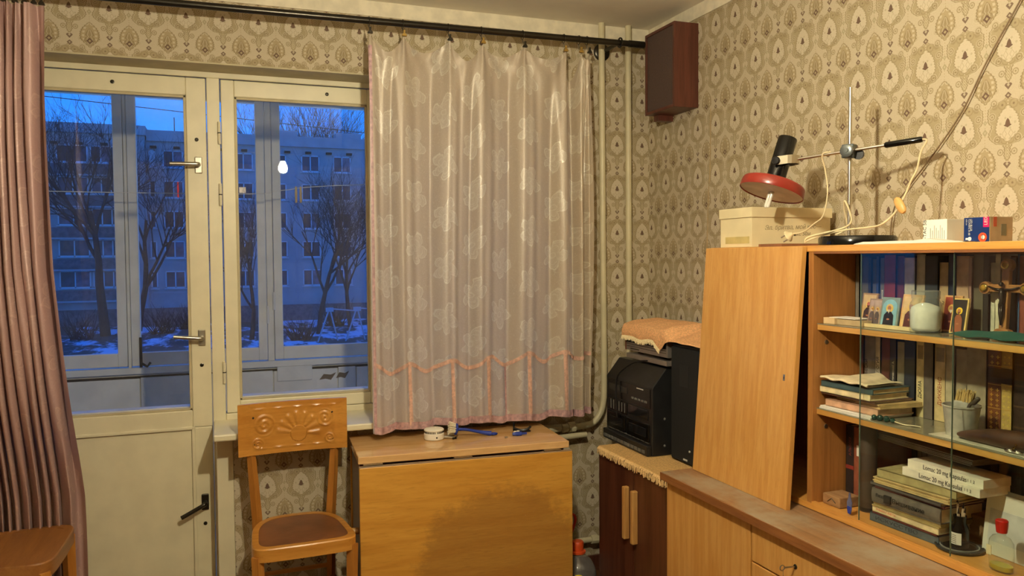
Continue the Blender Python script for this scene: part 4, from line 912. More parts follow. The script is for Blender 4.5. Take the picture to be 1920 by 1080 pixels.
for i, (cn, c) in enumerate(CT):
    h = .190-(.012 if i in (3, 11, 17) else 0)-(.004*(i % 3))
    bands = [(.28, .40, cover((60, 26, 24)))] if i == 6 else None
    book('%s book, %s from the left in the upper shelf row' % (cn, ORD[i]), YT[i+1], YT[i], 1.2795, h, 1.70+.004*(i % 2), .17, c, 'books on the upper shelf', bands=bands, txt={5: 'ИЗБРАННОЕ', 11: 'IV'}.get(i), tm=WINK if i == 5 else INK, tsz=.007 if i == 5 else .012)
YM = [1.7705, 1.757, 1.714, 1.695, 1.663, 1.641, 1.614, 1.578, 1.551, 1.521, 1.486, 1.458, 1.425, 1.370, 1.333, 1.304, 1.268, 1.236, 1.205]
CM = [('dark red', (92, 48, 36)), ('grey', (122, 114, 106)), ('light grey', (182, 172, 154)), ('reddish brown', (98, 54, 44)), ('charcoal', (48, 46, 50)), ('grey-green', (136, 132, 116)), ('dark navy', (32, 40, 54)), ('cream', (212, 194, 142)), ('grey-brown', (108, 98, 88)), ('cream with red title', (212, 188, 134)), ('pale khaki', (176, 164, 130)), ('plain beige', (162, 148, 120)), ('plain beige', (160, 146, 118)), ('brown gilt', (118, 64, 24)), ('gilt cream', (190, 156, 86)), ('dark leather', (56, 36, 26)), ('dark leather', (46, 32, 26)), ('black', (36, 28, 24))]
tx = {1: ('АРАБЕСКИ', INK, .013, .18), 2: ('АНТОЛОГИЯ', INK, .013, .5), 4: ('Поэтический А.', WINK, .0095, .55), 7: ('ДЮМА', INK, .014, .5), 9: ('ДИККЕНС', RINK, .015, .5)}
for i, (cn, c) in enumerate(CM):
    h = .205-(.010 if i in (5, 11) else 0)-.003*(i % 2); a = tx.get(i); bd_ = None
    if i in (13, 14): bd_ = [(.60, .78, cover((44, 28, 18)))]+[(z, z+.006, GOLD) for z in (.02, .30, .58, .80)]
    if i in (15, 16): bd_ = [(z, z+.02, cover((84, 58, 34))) for z in (.12, .36, .60, .84)]
    t, cb = book('%s book, %s from the left in the middle shelf row' % (cn, ORD[i]), YM[i+1], YM[i], 1.0415, h, 1.72+.003*(i % 2), .155, c, 'books on the middle shelf', a and a[0], a and a[1], a and a[2], bd_, a[3] if a else .5, {7: .36, 9: .38, 1: .48, 2: .5, 4: .5}.get(i, .4))
    if i == 9 or i == 7: bx('title_block', (1.7195+.003*(i % 2), YM[i+1]+.005, 1.0415+h*.76), (1.7205+.003*(i % 2), YM[i]-.005, 1.0415+h*.94), cover((150, 132, 96)), cb)
    if i in (13, 14):
        for zc in (.07, .13, .19, .25, .34, .40, .46, .52, .84, .91):
            for yo in (.3, .7):
                yc = YM[i+1]+(YM[i]-YM[i+1])*yo; zz = 1.0415+h*zc; xx = 1.72+.003*(i % 2); e_ = .0042 if i == 13 else .003
                MB().box((xx-.0006, yc-e_, zz-.0009), (xx+.0005, yc+e_, zz+.0009)).box((xx-.0006, yc-.0009, zz-e_), (xx+.0005, yc+.0009, zz+e_)).build('gilt_cross', GOLD if i == 13 else cover((228, 196, 96)), cb)
# bottom compartment
ZB = .7695
book('black-spined book at the left end of the bottom compartment', 1.737, 1.7705, ZB, .215, 1.672, .20, (44, 34, 32), 'books in the bottom compartment', bands=[(.42, .47, cover((140, 50, 40)))], txt='АЛЬБОМ', tm=cover((130, 60, 50)), tsz=.012, tz=.72)
t, cb = book('rust-brown book with white label in the bottom compartment', 1.707, 1.737, ZB, .215, 1.668, .20, (140, 78, 54), 'books in the bottom compartment'); bx('price_label', (1.6672, 1.711, ZB+.135), (1.6682, 1.725, ZB+.165), WHITEP, cb)
rl = thing('dark_roll', 'dark brown upright cardboard roll beside the rust-brown book', 'roll', (1.650, 1.664, ZB)); RM = Matrix.Translation((1.650, 1.664, ZB))
MB().lathe([(.0215, 0), (.0222, .002), (.0222, .238), (.0215, .24), (.019, .24), (.019, .22), (.0001, .22)], 24, RM).build('tube', pm('dark_board', (66, 54, 42), .5, var=.15), rl, smooth=SM); MB().lathe([(.0227, .004), (.0227, .012)], 24, RM).build('rim', BLACKP, rl)
yb = 1.655
for i, (w_, c, cn) in enumerate(((.018, (64, 56, 48), 'brown'), (.016, (132, 128, 112), 'thin pale grey'), (.017, (112, 112, 104), 'thin grey'), (.018, (96, 98, 96), 'thin slate'), (.03, (58, 54, 50), 'dark'), (.04, (40, 36, 34), 'black'), (.05, (52, 42, 36), 'dark brown'), (.05, (36, 30, 26), 'black-brown'), (.022, (96, 84, 64), 'tan'), (.06, (30, 26, 24), 'soot black'))):
    book('%s book, %s from the left in the back row of the bottom compartment' % (cn, ORD[i]), yb-w_, yb, ZB, .198, 1.795, .098, c, 'back row of the bottom compartment', bands=[(.35, .42, INK), (.5, .58, INK)] if i in (1, 3) else None); yb -= w_
GP = pm('grey_wrapping_paper', (128, 120, 106), .85, var=.15)
def slab(name, label, cat, x0, x1, y0, y1, z0, z1, cv, pg=None, rot=0, group=None, rnd=False):
    """a book or paper bundle lying flat, long edge towards the room"""
    t = thing(name, label, cat, ((x0+x1)/2, (y0+y1)/2, z0), rot, group); a, b_ = (x1-x0)/2, (y1-y0)/2; h = z1-z0; g = min(.002, h*.2)
    if pg:
        m = MB(); m.box((-a, -b_, 0), (a, b_, g)); m.box((-a, -b_, h-g), (a, b_, h))
        if rnd: m.prism([(-a+.004+.006*cos(q*pi/10+pi/2), h/2+(h/2)*sin(q*pi/10+pi/2)) for q in range(11)], -b_, b_, Matrix(((1, 0, 0, 0), (0, 0, 1, 0), (0, 1, 0, 0), (0, 0, 0, 1))))
        else: m.box((-a, -b_, 0), (-a+.003, b_, h))
        m.build('cover', cv, t, local=True); MB().box((-a+.003, -b_+.003, g), (a-.003, b_-.003, h-g)).build('pages', pg, t, local=True)
    else:
        n = max(2, int(h/.0035)); rg = random.Random(label)
        for k in range(n):
            dx, dy = rg.uniform(-.003, .003), rg.uniform(-.004, .004); MB().box((-a+dx, -b_+dy, h*k/n), (a+dx, b_+dy, h*(k+.86)/n)).build('sheet', cv, t, local=True)
    return t
def stext(t, s, size, m, y, z, align='CENTER', sx=1):
    """print along the long front edge of a flat bundle"""
    a = min(v.co.x for c in t.children for v in c.data.vertices)
    Mx = Matrix.Rotation(0, 4, 'Z'); o = text(s, size, m, t, (t.location.x+a-.0003, t.location.y+y, t.location.z+z), NY, UP, align=align, sx=sx); return o
slab('paper_bundle', 'grey paper bundle lying on the back row of books under the middle shelf', 'paper', 1.66, 1.88, 1.34, 1.655, .969, .985, GP, rot=R(-4))
z = ZB; GY = 'flat pile in the bottom compartment'
t = slab('flat_book', 'slate blue book at the very bottom of the pile with medicine boxes', 'book', 1.600, 1.74, 1.400, 1.606, z, z+.022, cover((84, 96, 100)), PAPERM, R(2), GY)
stext(t, 'ИСКУССТВО', .014, cover((52, 62, 70)), .02, .011, sx=1.5)
t = slab('flat_book', 'thin maroon book second from bottom of the pile', 'book', 1.598, 1.74, 1.400, 1.596, z+.0224, z+.0275, cover((112, 52, 46)), PAPERM, R(1), GY)
t = slab('flat_book', 'cream book with pink lettering third from bottom of the pile', 'book', 1.596, 1.735, 1.394, 1.594, z+.028, z+.043, cover((224, 206, 160)), PAPERM, R(1), GY); stext(t, 'РОМАН-ГАЗЕТА', .008, cover((206, 130, 96)), .088, .0075, 'LEFT')
slab('paper_bundle', 'yellowed papers below the thick grey book in the pile', 'papers', 1.594, 1.735, 1.392, 1.594, z+.0435, z+.055, cover((170, 150, 96)), None, R(1.5), GY)
t = slab('flat_book', 'thick grey-brown book with black lettering in the middle of the pile', 'book', 1.592, 1.74, 1.388, 1.592, z+.0555, z+.0925, cover((104, 96, 84)), PAPERM, R(2), GY, True)
stext(t, 'Вязание', .012, INK, .088, .020, 'LEFT'); stext(t, 'Вышивание', .017, INK, -.012, .018, 'CENTER'); bx('black_square', (1.5845, 1.528, z+.064), (1.590, 1.548, z+.084), INK, t)
slab('flat_book', 'thin dark red book on the thick grey-brown book', 'book', 1.596, 1.74, 1.384, 1.586, z+.093, z+.0995, cover((96, 44, 40)), PAPERM, R(3), GY)
slab('flat_book', 'thin dark grey folder under the yellowed books of the pile', 'folder', 1.590, 1.745, 1.384, 1.596, z+.100, z+.107, cover((92, 86, 80)), PAPERM, R(1), GY)
slab('paper_bundle', 'tan paper bundle below the top yellowed book of the pile', 'papers', 1.596, 1.74, 1.372, 1.588, z+.1075, z+.123, cover((196, 172, 116)), None, R(4), GY)
slab('flat_book', 'yellowed greenish book under the two white medicine boxes', 'book', 1.600, 1.75, 1.362, 1.582, z+.1235, z+.145, cover((170, 158, 108)), cover((206, 186, 130)), R(5), GY)
for i in range(2):
    bxn = thing('medicine_box', ('upper' if i else 'lower')+' long white medicine box with black lettering on top of the pile', 'box', (1.66, 1.40, z+.1455+.0208*i), 0, 'white medicine boxes')
    y0, y1 = (1.288, 1.498) if i else (1.290, 1.507); x0 = 1.612 if i else 1.604; zz = z+.1455+.0208*i
    bx('carton', (x0, y0, zz), (1.70, y1, zz+.0203), pm('white_carton', (230, 222, 200), .6), bxn, .0006); text('Lomac 20 mg Kapsulas', .0165, INK, bxn, (x0-.0003, y1-(.046 if i else .050), zz+.0104), NY, UP, align='LEFT', sx=.80, depth=.0003)
    text('1 1 2', .010, GP, bxn, (x0-.0003, y0+.042, zz+.010), NY, UP, align='LEFT')
WRUST = wood('rough_wood', (164, 126, 84), (128, 92, 56), 1, .7, 8)
wb_ = thing('wooden_box', 'small rough wooden block beside the black-spined book', 'wooden block', (1.60, 1.725, ZB)); bx('block', (1.585, 1.700, ZB), (1.655, 1.765, ZB+.030), WRUST, wb_, .003); MB().tube([(1.584, 1.745, ZB+.010), (1.5835, 1.73, ZB+.022), (1.5845, 1.715, ZB+.012)], .0012, 5).build('wire_loop', DARKMETAL, wb_)
tg = thing('plastic_tag', 'small blue and clear plastic tag at the front of the bottom compartment', 'tag', (1.574, 1.655, ZB+.004)); MB().prism([(-.004, 0), (.004, 0), (.008, .012), (.009, .030), (.004, .042), (.002, .056), (-.002, .056), (-.004, .042), (-.009, .030), (-.008, .012)], 0, .003, frame_from((1.574, 1.650, ZB+.0055), NY, UP)).build('grip', pm('clear_blue_plastic', (96, 100, 130), .2), tg, bevel=.0008); MB().prism([(-.004, 0), (.004, 0), (.007, .012), (.006, .020), (-.006, .020), (-.007, .012)], 0, .0042, frame_from((1.5745, 1.650, ZB+.005), NY, UP)).build('blue_tip', BLUE, tg)
wl = thing('wooden_case', 'rough wooden case lying behind the ink bottle', 'wooden case', (1.74, 1.33, ZB)); bx('case', (1.705, 1.18, ZB), (1.78, 1.40, ZB+.060), WRUST, wl, .002); bx('lid', (1.703, 1.178, ZB+.0605), (1.782, 1.402, ZB+.068), WRUST, wl, .001)
RUB = pm('black_rubber', (40, 40, 38), .55); tr_ = thing('round_tray', 'round black dish with raised grey rings under the ink bottle', 'dish', (1.635, 1.362, ZB)); TM = Matrix.Translation((1.635, 1.366, ZB))
MB().lathe([(.046, 0), (.052, .003), (.053, .007), (.050, .0085), (.046, .006), (.0001, .004)], 36, TM).build('dish', RUB, tr_, smooth=SM); MB().lathe([(.042, .0055), (.0425, .0085), (.0395, .0085), (.0395, .0055)], 36, TM).build('ring', pm('grey_ring', (130, 130, 122), .5), tr_, smooth=SM)
ib = thing('ink_bottle', 'black ink bottle with cream label and pen nibs on the round dish', 'bottle', (1.635, 1.366, ZB+.0065)); IM = Matrix.Translation((1.635, 1.366, ZB+.0065))
MB().lathe([(.019, 0), (.0205, .002), (.0205, .040), (.017, .050), (.0135, .056), (.0135, .068), (.0145, .069), (.0145, .074), (.010, .074), (.010, .06), (.0001, .06)], 24, IM).build('body', BLACKG, ib, smooth=SM)
m = MB()
for k in range(9):
    a0, a1 = [pi+.15+(q-4.5)*.16 for q in (k, k+1)]; m.add([IM @ Vector((.0209*cos(a), .0209*sin(a), z_)) for a, z_ in ((a0, .008), (a1, .008), (a1, .036), (a0, .036))], [(0, 1, 2, 3)])
lb = m.build('label', WHITEP, ib); 
for k in range(5): bx('print_line', (1.6349-.0213, 1.3665-.008, ZB+.018+k*.0045), (1.6349-.0207, 1.3665+.006-.002*(k % 2), ZB+.0192+k*.0045), GP, lb)
for dx, dy, hh in ((-.002, .003, .122), (.003, -.003, .112), (.001, -.008, .104), (-.004, -.001, .100)):
    nb = MB().tube([(1.635+dx, 1.366+dy, ZB+.07), (1.635+dx*1.6, 1.366+dy*1.4, ZB+hh-.014)], .0028, 6).build('nib_holder', cover((196, 168, 140)), ib); MB().tube([(1.635+dx*1.6, 1.366+dy*1.4, ZB+hh-.014), (1.635+dx*1.8, 1.366+dy*1.7, ZB+hh)], [.003, .0004], 6).build('nib', BLACKP, nb)
rb = thing('perfume_bottle', 'clear glass bottle with red cap and yellow liquid at the shelf edge', 'bottle', (1.605, 1.236, ZB)); QM = Matrix.Translation((1.605, 1.236, ZB)) @ Matrix.Rotation(pi/2, 4, 'Z')
def oval(prof, name, m, sm=SM): return MB().lathe(prof, 28, QM, 1, .62).build(name, m, rb, smooth=sm)
oval([(.024, 0), (.0275, .003), (.0285, .05), (.027, .066), (.020, .076), (.0095, .080), (.0095, .088)], 'glass', FLACON); oval([(.0225, .003), (.025, .005), (.0255, .014), (.0001, .0142)], 'liquid', pm('yellow_liquid', (196, 176, 40), .1)); MB().lathe([(.0108, .086), (.0125, .100), (.0128, .112), (.011, .114), (.0001, .114)], 20, QM).build('cap', pm('red_cap', (190, 22, 22), .35), rb, smooth=SM)
MB().box((1.605-.0188, 1.246, ZB+.034), (1.605-.0178, 1.258, ZB+.056)).build('label', PAPERM, rb)
ev = thing('envelope', 'white open envelope propped up behind the red-capped bottle', 'envelope', (1.685, 1.275, ZB)); EM = Matrix.Translation((1.672, 0, ZB+.0012)) @ Matrix.Rotation(R(7), 4, 'Y')
MB().box((0, 1.195, .0), (.002, 1.338, .142), EM).build('sheet', WHITEP, ev); MB().box((-.0012, 1.225, .03), (-.0002, 1.326, .105), EM).build('fold_panel', pm('greyish_paper', (206, 204, 200), .85), ev); MB().box((.003, 1.19, .0), (.005, 1.332, .152), EM).build('flap', pm('grey_paper', (170, 168, 162), .85), ev)
# ------------------------------------------------------------------ middle shelf contents
z = 1.0412; GM = 'paper pile on the middle shelf'
slab('paper_bundle', 'white sheets at the bottom of the paper pile on the middle shelf', 'papers', 1.572, 1.72, 1.582, 1.765, z, z+.009, WHITEP, None, R(1), GM)
slab('flat_book', 'dusty pink book in the paper pile on the middle shelf', 'book', 1.582, 1.71, 1.572, 1.752, z+.0094, z+.028, cover((206, 162, 128)), cover((190, 160, 120)), R(2), GM)
slab('paper_bundle', 'yellowed ragged magazines on the dusty pink book', 'magazines', 1.60, 1.735, 1.560, 1.735, z+.0284, z+.041, cover((196, 168, 112)), None, R(-6), GM)
slab('flat_book', 'thin dark brown notebook in the paper pile on the middle shelf', 'notebook', 1.578, 1.715, 1.578, 1.765, z+.0414, z+.047, cover((96, 66, 48)), PAPERM, R(2), GM)
slab('flat_book', 'cream paperback below the teal-covered book', 'book', 1.574, 1.71, 1.590, 1.766, z+.0474, z+.063, cover((226, 208, 160)), cover((216, 196, 150)), R(2), GM)
slab('flat_book', 'book with teal and red cover below the folded newspaper', 'book', 1.578, 1.715, 1.588, 1.765, z+.0634, z+.078, cover((64, 84, 84)), cover((214, 186, 130)), R(3), GM)
np_ = thing('newspaper', 'folded newspaper lying crumpled on top of the paper pile', 'newspaper', (1.64, 1.68, z+.078), 0, GM)
def npf(off):
    def f_(u, v):
        y = 1.764-.17*u; x = 1.574+.13*v; return (x, y+.01*v*(u-.5), z+.0795+off+.005*(1-v)+.016*math.exp(-((u-.42)/.22)**2)*v+.002*sin(u*17+v*5))
    return f_
m = MB(); m.grid(npf(.006), 24, 12); m.grid(npf(.0005), 24, 12); m.build('sheets', PAPERM, np_, smooth=True); m = MB(); m.tube([Vector(npf(.0032)(i/24, 0)) for i in range(25)], .0034, 8); m.build('fold', PAPERM, np_, smooth=True)
gb = thing('bead_string', 'string of dark green glass beads in front of the paper pile', 'beads', (1.585, 1.56, z)); GBM = pm('green_glass_bead', (20, 54, 44), .08)
for i, (x, y, r_) in enumerate(((1.582, 1.578, .0075), (1.585, 1.562, .0085), (1.59, 1.545, .0085), (1.595, 1.531, .007))): MB().ball((x, y, z+r_*.98), r_, 14).build('bead', GBM, gb, smooth=True)
MB().tube(catmull([(1.595, 1.53, z+.006), (1.60, 1.50, z+.002), (1.61, 1.475, z+.003), (1.615, 1.462, z+.002)], 5), .0014, 5).build('cord', PAPERM, gb)
BUK = pm('galvanised_tin', (196, 192, 178), .4, .35, var=.12, vs=60); bk = thing('tin_bucket', 'small ribbed tin bucket holding brushes on the middle shelf', 'bucket', (1.63, 1.362, z)); KM = Matrix.Translation((1.63, 1.362, z))
m = MB(); n = 72; pr_ = [(.030, 0), (.031, .003), (.039, .070), (.0415, .071), (.0415, .0745), (.0385, .0745), (.037, .07), (.029, .004), (.0001, .004)]
vs_ = []
for r_, zz in pr_:
    for j in range(n):
        rr = r_+(.0006*(j % 2) if .002 < zz < .0705 and r_ > .0305 else 0); a = 2*pi*j/n; vs_.append(KM @ Vector((rr*cos(a), rr*sin(a), zz)))
m.add(vs_, [(i*n+j, i*n+(j+1) % n, (i+1)*n+(j+1) % n, (i+1)*n+j) for i in range(len(pr_)-1) for j in range(n)]+[tuple(range(n-1, -1, -1))]); m.build('pail', BUK, bk, smooth=.5)
pb = thing('paint_brush', 'flat bristle brush standing in the small tin bucket', 'brush', (1.63, 1.36, z+.006)); MB().box((1.622, 1.338, z+.0055), (1.632, 1.368, z+.070)).build('handle', WRUST, pb, bevel=.003); MB().box((1.620, 1.332, z+.066), (1.634, 1.376, z+.084)).build('ferrule', BUK, pb, bevel=.002)
m = MB(); rg = random.Random(4)
for i in range(80):
    y = 1.333+.042*rg.random(); x = 1.621+.012*rg.random(); m.tube([(x, y, z+.08), (x+rg.uniform(-.003, .003), y-.008+rg.uniform(-.004, .004), z+.108+rg.uniform(-.006, .006))], .0011, 4)
m.build('bristles', cover((206, 176, 112)), pb)['kind'] = 'stuff'
tag(MB().tube(catmull([(1.618, 1.350, z+.006), (1.614, 1.33, z+.075), (1.612, 1.315, z+.088), (1.613, 1.302, z+.102)], 4), [.003]*4+[.004]*4+[.0055]*4+[.002], 6).build('palette_spatula', cover((70, 58, 46)), smooth=True), 'dark spatula handle sticking out of the tin bucket', 'spatula')
sh = thing('paper_sheet', 'large pale sheet lying along the middle shelf under the brown sheath', 'paper', (1.62, 1.22, z)); MB().box((1.576, .98, z+.0002), (1.66, 1.405, z+.0016)).build('sheet', pm('pale_grey_card', (196, 188, 166), .5), sh)
LEA = pm('brown_leather', (72, 48, 36), .35, var=.35, vs=30); sc_ = thing('leather_sheath', 'dark brown tapered leather sheath lying on the pale sheet', 'sheath', (1.62, 1.25, z+.002))
MB().tube(catmull([(1.598, 1.345, z+.0115), (1.60, 1.325, z+.0135), (1.605, 1.28, z+.0185), (1.61, 1.22, z+.0225), (1.615, 1.16, z+.0245)], 6), [.003+.0185*min(1, i/16) for i in range(25)], 16).build('sheath', LEA, sc_, smooth=SM); MB().tube([(1.592, 1.195, z+.021), (1.598, 1.21, z+.004)], .0022, 6).build('stitch_ring', BRASS, sc_)
bu = thing('metal_buckle', 'small shiny metal buckle at the front of the middle shelf', 'buckle', (1.585, 1.19, z+.002))
for k in range(2): MB().tube([(1.583+.006*sin(a/12*2*pi), 1.187+.016*k+.010*cos(a/12*2*pi), z+.0055) for a in range(13)], .0028, 6, cap=False).build('loop', CHROME, bu, smooth=True)
# ------------------------------------------------------------------ upper shelf contents
z = 1.2792
fb = thing('card_box', 'small pale card box with papers at the left end of the upper shelf', 'box', (1.60, 1.70, z)); bx('tray', (1.582, 1.722, z), (1.65, 1.765, z+.017), pm('pale_card', (206, 176, 130), .8), fb, .001); bx('tray_extension', (1.590, 1.630, z), (1.66, 1.7215, z+.015), pm('khaki_card', (176, 152, 110), .8), fb, .001); MB().box((1.59, 1.655, z+.0172), (1.65, 1.75, z+.0188)).build('paper_slip', WHITEP, fb)
SKIN = pm('painted_face', (176, 112, 76), .7); HALO = pm('painted_halo', (226, 184, 92), .5)
def icon(label, y0, y1, h, x, board, field, robe, headc, halo=HALO, arch=False, lean=10, z_=z, two=False, under=None):
    t = thing('icon_card', label, 'icon', (x, (y0+y1)/2, z_), 0, 'small painted icons on the upper shelf'); w_ = y1-y0; M = Matrix.Translation((x, y1, z_+.0012)) @ Matrix.Rotation(R(lean), 4, 'Y') @ frame_from((0, 0, 0), NY, UP)
    MB().box((0, 0, -.006), (w_, h, 0), M).build('board', cover(board), t, bevel=.0006); b_ = w_*.09
    def flat(name, poly, zz, m): return MB().prism(poly, zz, zz+.0006, M).build(name, m, t)
    fpoly = [(b_, b_), (w_-b_, b_), (w_-b_, h-b_)]+([(w_*.5+(w_*.5-b_)*cos(a*pi/10), h*.68+(h*.32-b_)*sin(a*pi/10)) for a in range(1, 10)] if arch else [])+[(b_, h-b_)]
    if arch: fpoly[2] = (w_-b_, h*.68); fpoly[-1] = (b_, h*.68)
    flat('painted_field', fpoly, .0002, cover(field)); cs = ((.3, .62), (.68, .62)) if two else ((.5, .64),)
    for cx, cy in cs:
        s_ = w_*(.16 if two else .26); ell = lambda r1, r2, yy: [(w_*cx+r1*cos(a*pi/9), yy+r2*sin(a*pi/9)) for a in range(18)]
        flat('robe', [(w_*cx-s_*1.15, b_*1.2), (w_*cx+s_*1.15, b_*1.2), (w_*cx+s_*1.0, h*.42), (w_*cx+s_*.45, h*.53), (w_*cx-s_*.45, h*.53), (w_*cx-s_*1.0, h*.42)], .0016, cover(robe)); flat('halo', ell(s_*.78, s_*.78, h*cy), .0009, halo); flat('face', ell(s_*.36, s_*.46, h*cy), .0022, SKIN if headc is None else cover(headc))
        flat('beard', [(w_*cx-s_*.32, h*cy-s_*.25), (w_*cx+s_*.32, h*cy-s_*.25), (w_*cx, h*cy-s_*.95)], .0028, cover((206, 196, 176) if under is None else under)); flat('hands', ell(s_*.32, s_*.16, h*.28), .0024, SKIN)
    return t
icon('small brown icon of a face, leftmost on the upper shelf', 1.655, 1.708, .086, 1.655, (150, 116, 72), (196, 164, 110), (60, 40, 32), (176, 92, 60), under=(80, 46, 34))
icon('small pinkish icon of two figures leaning behind the wooden strip', 1.602, 1.648, .074, 1.622, (150, 120, 92), (176, 148, 128), (96, 82, 76), None, two=True)
icon('arched blue icon of a bearded figure in black robe', 1.545, 1.602, .080, 1.618, (128, 140, 130), (134, 178, 188), (38, 34, 34), None, arch=True)
icon('gold-edged icon of a figure in white stole left of the glass jar', 1.478, 1.541, .090, 1.622, (206, 160, 98), (214, 178, 120), (92, 46, 34), None)
icon('red icon partly hidden to the right of the glass jar', 1.405, 1.455, .090, 1.665, (200, 150, 96), (150, 62, 44), (110, 44, 36), None)
icon('yellow icon with black border beside the teal folder', 1.366, 1.408, .086, 1.640, (216, 182, 104), (40, 34, 30), (150, 84, 52), None, halo=cover((232, 186, 40)), under=(110, 70, 50))
ws_ = thing('wooden_strip', 'narrow pale wooden strip in front of the icons', 'strip', (1.605, 1.55, z)); MB().box((1.597, 1.466, z+.0003), (1.608, 1.636, z+.010)).build('strip', pm('pale_strip', (216, 192, 140), .6), ws_, bevel=.001)
jr = thing('glass_jar', 'clear glass jar stuffed with white cotton wool on the upper shelf', 'jar', (1.612, 1.4555, z)); JM = Matrix.Translation((1.618, 1.4555, z))
MB().lathe([(.032, .0005), (.036, .003), (.0365, .064), (.034, .073), (.0305, .078), (.0300, .082), (.0320, .0835), (.0320, .101), (.0305, .1025), (.029, .100)], 32, JM).build('glass', JARGLASS, jr, smooth=SM)
m = MB(); m.lathe([(.0001, .004), (.028, .005), (.033, .012), (.0335, .05), (.031, .062), (.022, .067), (.012, .071), (.0001, .072)], 26, JM)
for p in m.v: p += Vector((noise.noise(p*90), noise.noise(p*90+Vector((5, 0, 0))), noise.noise(p*90+Vector((0, 7, 0)))))*.0022
m.build('cotton_wool', pm('cotton', (236, 232, 218), .95, var=.06, vs=60, bump=.6, bs=80), jr, smooth=True)
TEAL = pm('teal_card', (34, 92, 82), .6, var=.12); gf = thing('teal_folder', 'creased teal green folder lying at the front of the upper shelf', 'folder', (1.62, 1.2, z))
def gff(u, v):
    y = 1.375-.33*u; x = 1.576+.10*v*(.35+.65*min(1, u*2.4))+.01*(1-v)*(u < .1); return (x, y, z+.0055+.012*v*min(1, u*2)+.006*sin(u*9)*v+.002*sin(u*23))
m = MB(); m.grid(gff, 40, 14); m.build('cover', TEAL, gf, smooth=True); m = MB(); m.grid(lambda u, v: tuple(a+b for a, b in zip(gff(u, v), (.0025, .001, -.0022))), 40, 14); m.build('inner_sheet', PAPERM, gf, smooth=True)
CRW = wood('crucifix_wood', (176, 120, 66), (140, 88, 44), 2, .35, 8); AMB = pm('amber_stone', (170, 124, 40), .06, var=.2, spec=.8); BRZ = pm('dark_bronze', (60, 50, 44), .35, .7)
cx_ = thing('crucifix', 'carved wooden crucifix with round trefoil ends standing on the upper shelf', 'crucifix', (1.676, 1.288, z)); XP = 1.672
def cbar(poly): return poly
K = Matrix.Translation((XP, 1.288, z)) @ Matrix.Rotation(R(4), 4, 'Y') @ frame_from((0, 0, 0), NY, UP)
MB().box((-.009, .015, 0), (.009, .160, .012), K).build('upright', CRW, cx_, bevel=.002); MB().box((-.048, .103, -.001), (.048, .121, .011), K).build('crossbar', CRW, cx_, bevel=.002)
def lobe(cx, cy): return MB().lathe([(.0145, -.001), (.0155, .004), (.0145, .012), (.0085, .0135), (.0001, .0125)], 18, K @ Matrix.Translation((cx, cy, 0)))
for cx, cy in ((0, .165), (-.050, .112), (.050, .112)):
    for ox, oy in ((0, 0),) : lobe(cx+ox, cy+oy).build('trefoil_end', CRW, cx_, smooth=SM)
    s_ = MB().lathe([(.0085, .011), (.0085, .0145), (.006, .018), (.0001, .0195)], 14, K @ Matrix.Translation((cx, cy, 0))).build('stone', AMB, cx_, smooth=True)
    MB().lathe([(.0085, .012), (.0102, .0165), (.0085, .0175)], 16, K @ Matrix.Translation((cx, cy, 0))).build('setting', BRASS, cx_, smooth=True)
MB().prism([(-.024, 0), (.024, 0), (.024, .006), (.016, .018), (.009, .020), (-.009, .020), (-.016, .018), (-.024, .006)], -.002, .014, K).build('foot', CRW, cx_, bevel=.001)
m = MB(); q = lambda x, y, z__: K @ Vector((x, y, z__))
m.tube([q(0, .112, .019), q(0, .100, .020), q(.001, .083, .019), q(-.001, .072, .020)], [.005, .0068, .0052, .0055], 10); m.ball(q(-.002, .121, .021), .0055, 10)
for s in (-1, 1): m.tube([q(s*.004, .108, .019), q(s*.020, .110, .017), q(s*.038, .115, .015)], [.003, .0025, .002], 8)
m.tube([q(.001, .075, .019), q(.004, .055, .021), q(0, .030, .017)], [.0048, .0036, .0022], 8); m.tube([q(-.002, .075, .019), q(0, .055, .022), q(.001, .028, .017)], [.0046, .0034, .0022], 8)
m.build('figure', BRZ, cx_, smooth=True)
# ------------------------------------------------------------------ on top of the cabinet
z = ZT+.0002
CARD = pm('cream_cardboard', (226, 210, 166), .8, var=.08, vs=7); PENC = pm('pencil_grey', (164, 148, 116), .8)
sx_ = thing('shoe_box', 'cream cardboard shoe box with handwriting on top of the cabinet', 'box', (1.72, 2.145, z))
bx('box', (1.566, 2.064, z+.0005), (1.876, 2.228, z+.098), CARD, sx_, .001); bx('lid', (1.562, 2.060, z+.094), (1.880, 2.232, z+.126), CARD, sx_, .0015)
text('Эл. бритва, мой кес—', .021, PENC, sx_, (1.615, 2.0635, z+.060), (1, 0, .03), UP, align='LEFT', shear=.25); text('90. нкс 50м', .018, PENC, sx_, (1.70, 2.0635, z+.040), (1, 0, .03), UP, align='LEFT', shear=.25)
bx('tape', (1.5653, 2.075, z+.012), (1.5662, 2.20, z+.034), pm('yellow_tape', (196, 176, 112), .4), sx_)
bbd = thing('brown_folder', 'flat brown folder lying in front of the shoe box', 'folder', (1.72, 2.04, z)); bx('cover', (1.585, 1.945, z), (1.86, 2.055, z+.009), cover((134, 88, 58)), bbd, .001)
def lbox(label, y0, y1, x0, dx, h): return thing('bulb_box', label, 'box', (x0+dx/2, (y0+y1)/2, z), 0, 'light bulb boxes on the cabinet')
WHC = pm('white_carton_board', (232, 226, 208), .6, var=.03)
lw = lbox('white light bulb carton with black print on top of the cabinet', 1.382, 1.450, 1.60, .07, .055); bx('carton', (1.600, 1.383, z), (1.665, 1.450, z+.056), WHC, lw, .0006)
text('V-TAC 5B', .0125, INK, lw, (1.5997, 1.4445, z+.003), UP, (0, 1, 0), align='LEFT', depth=.0002)
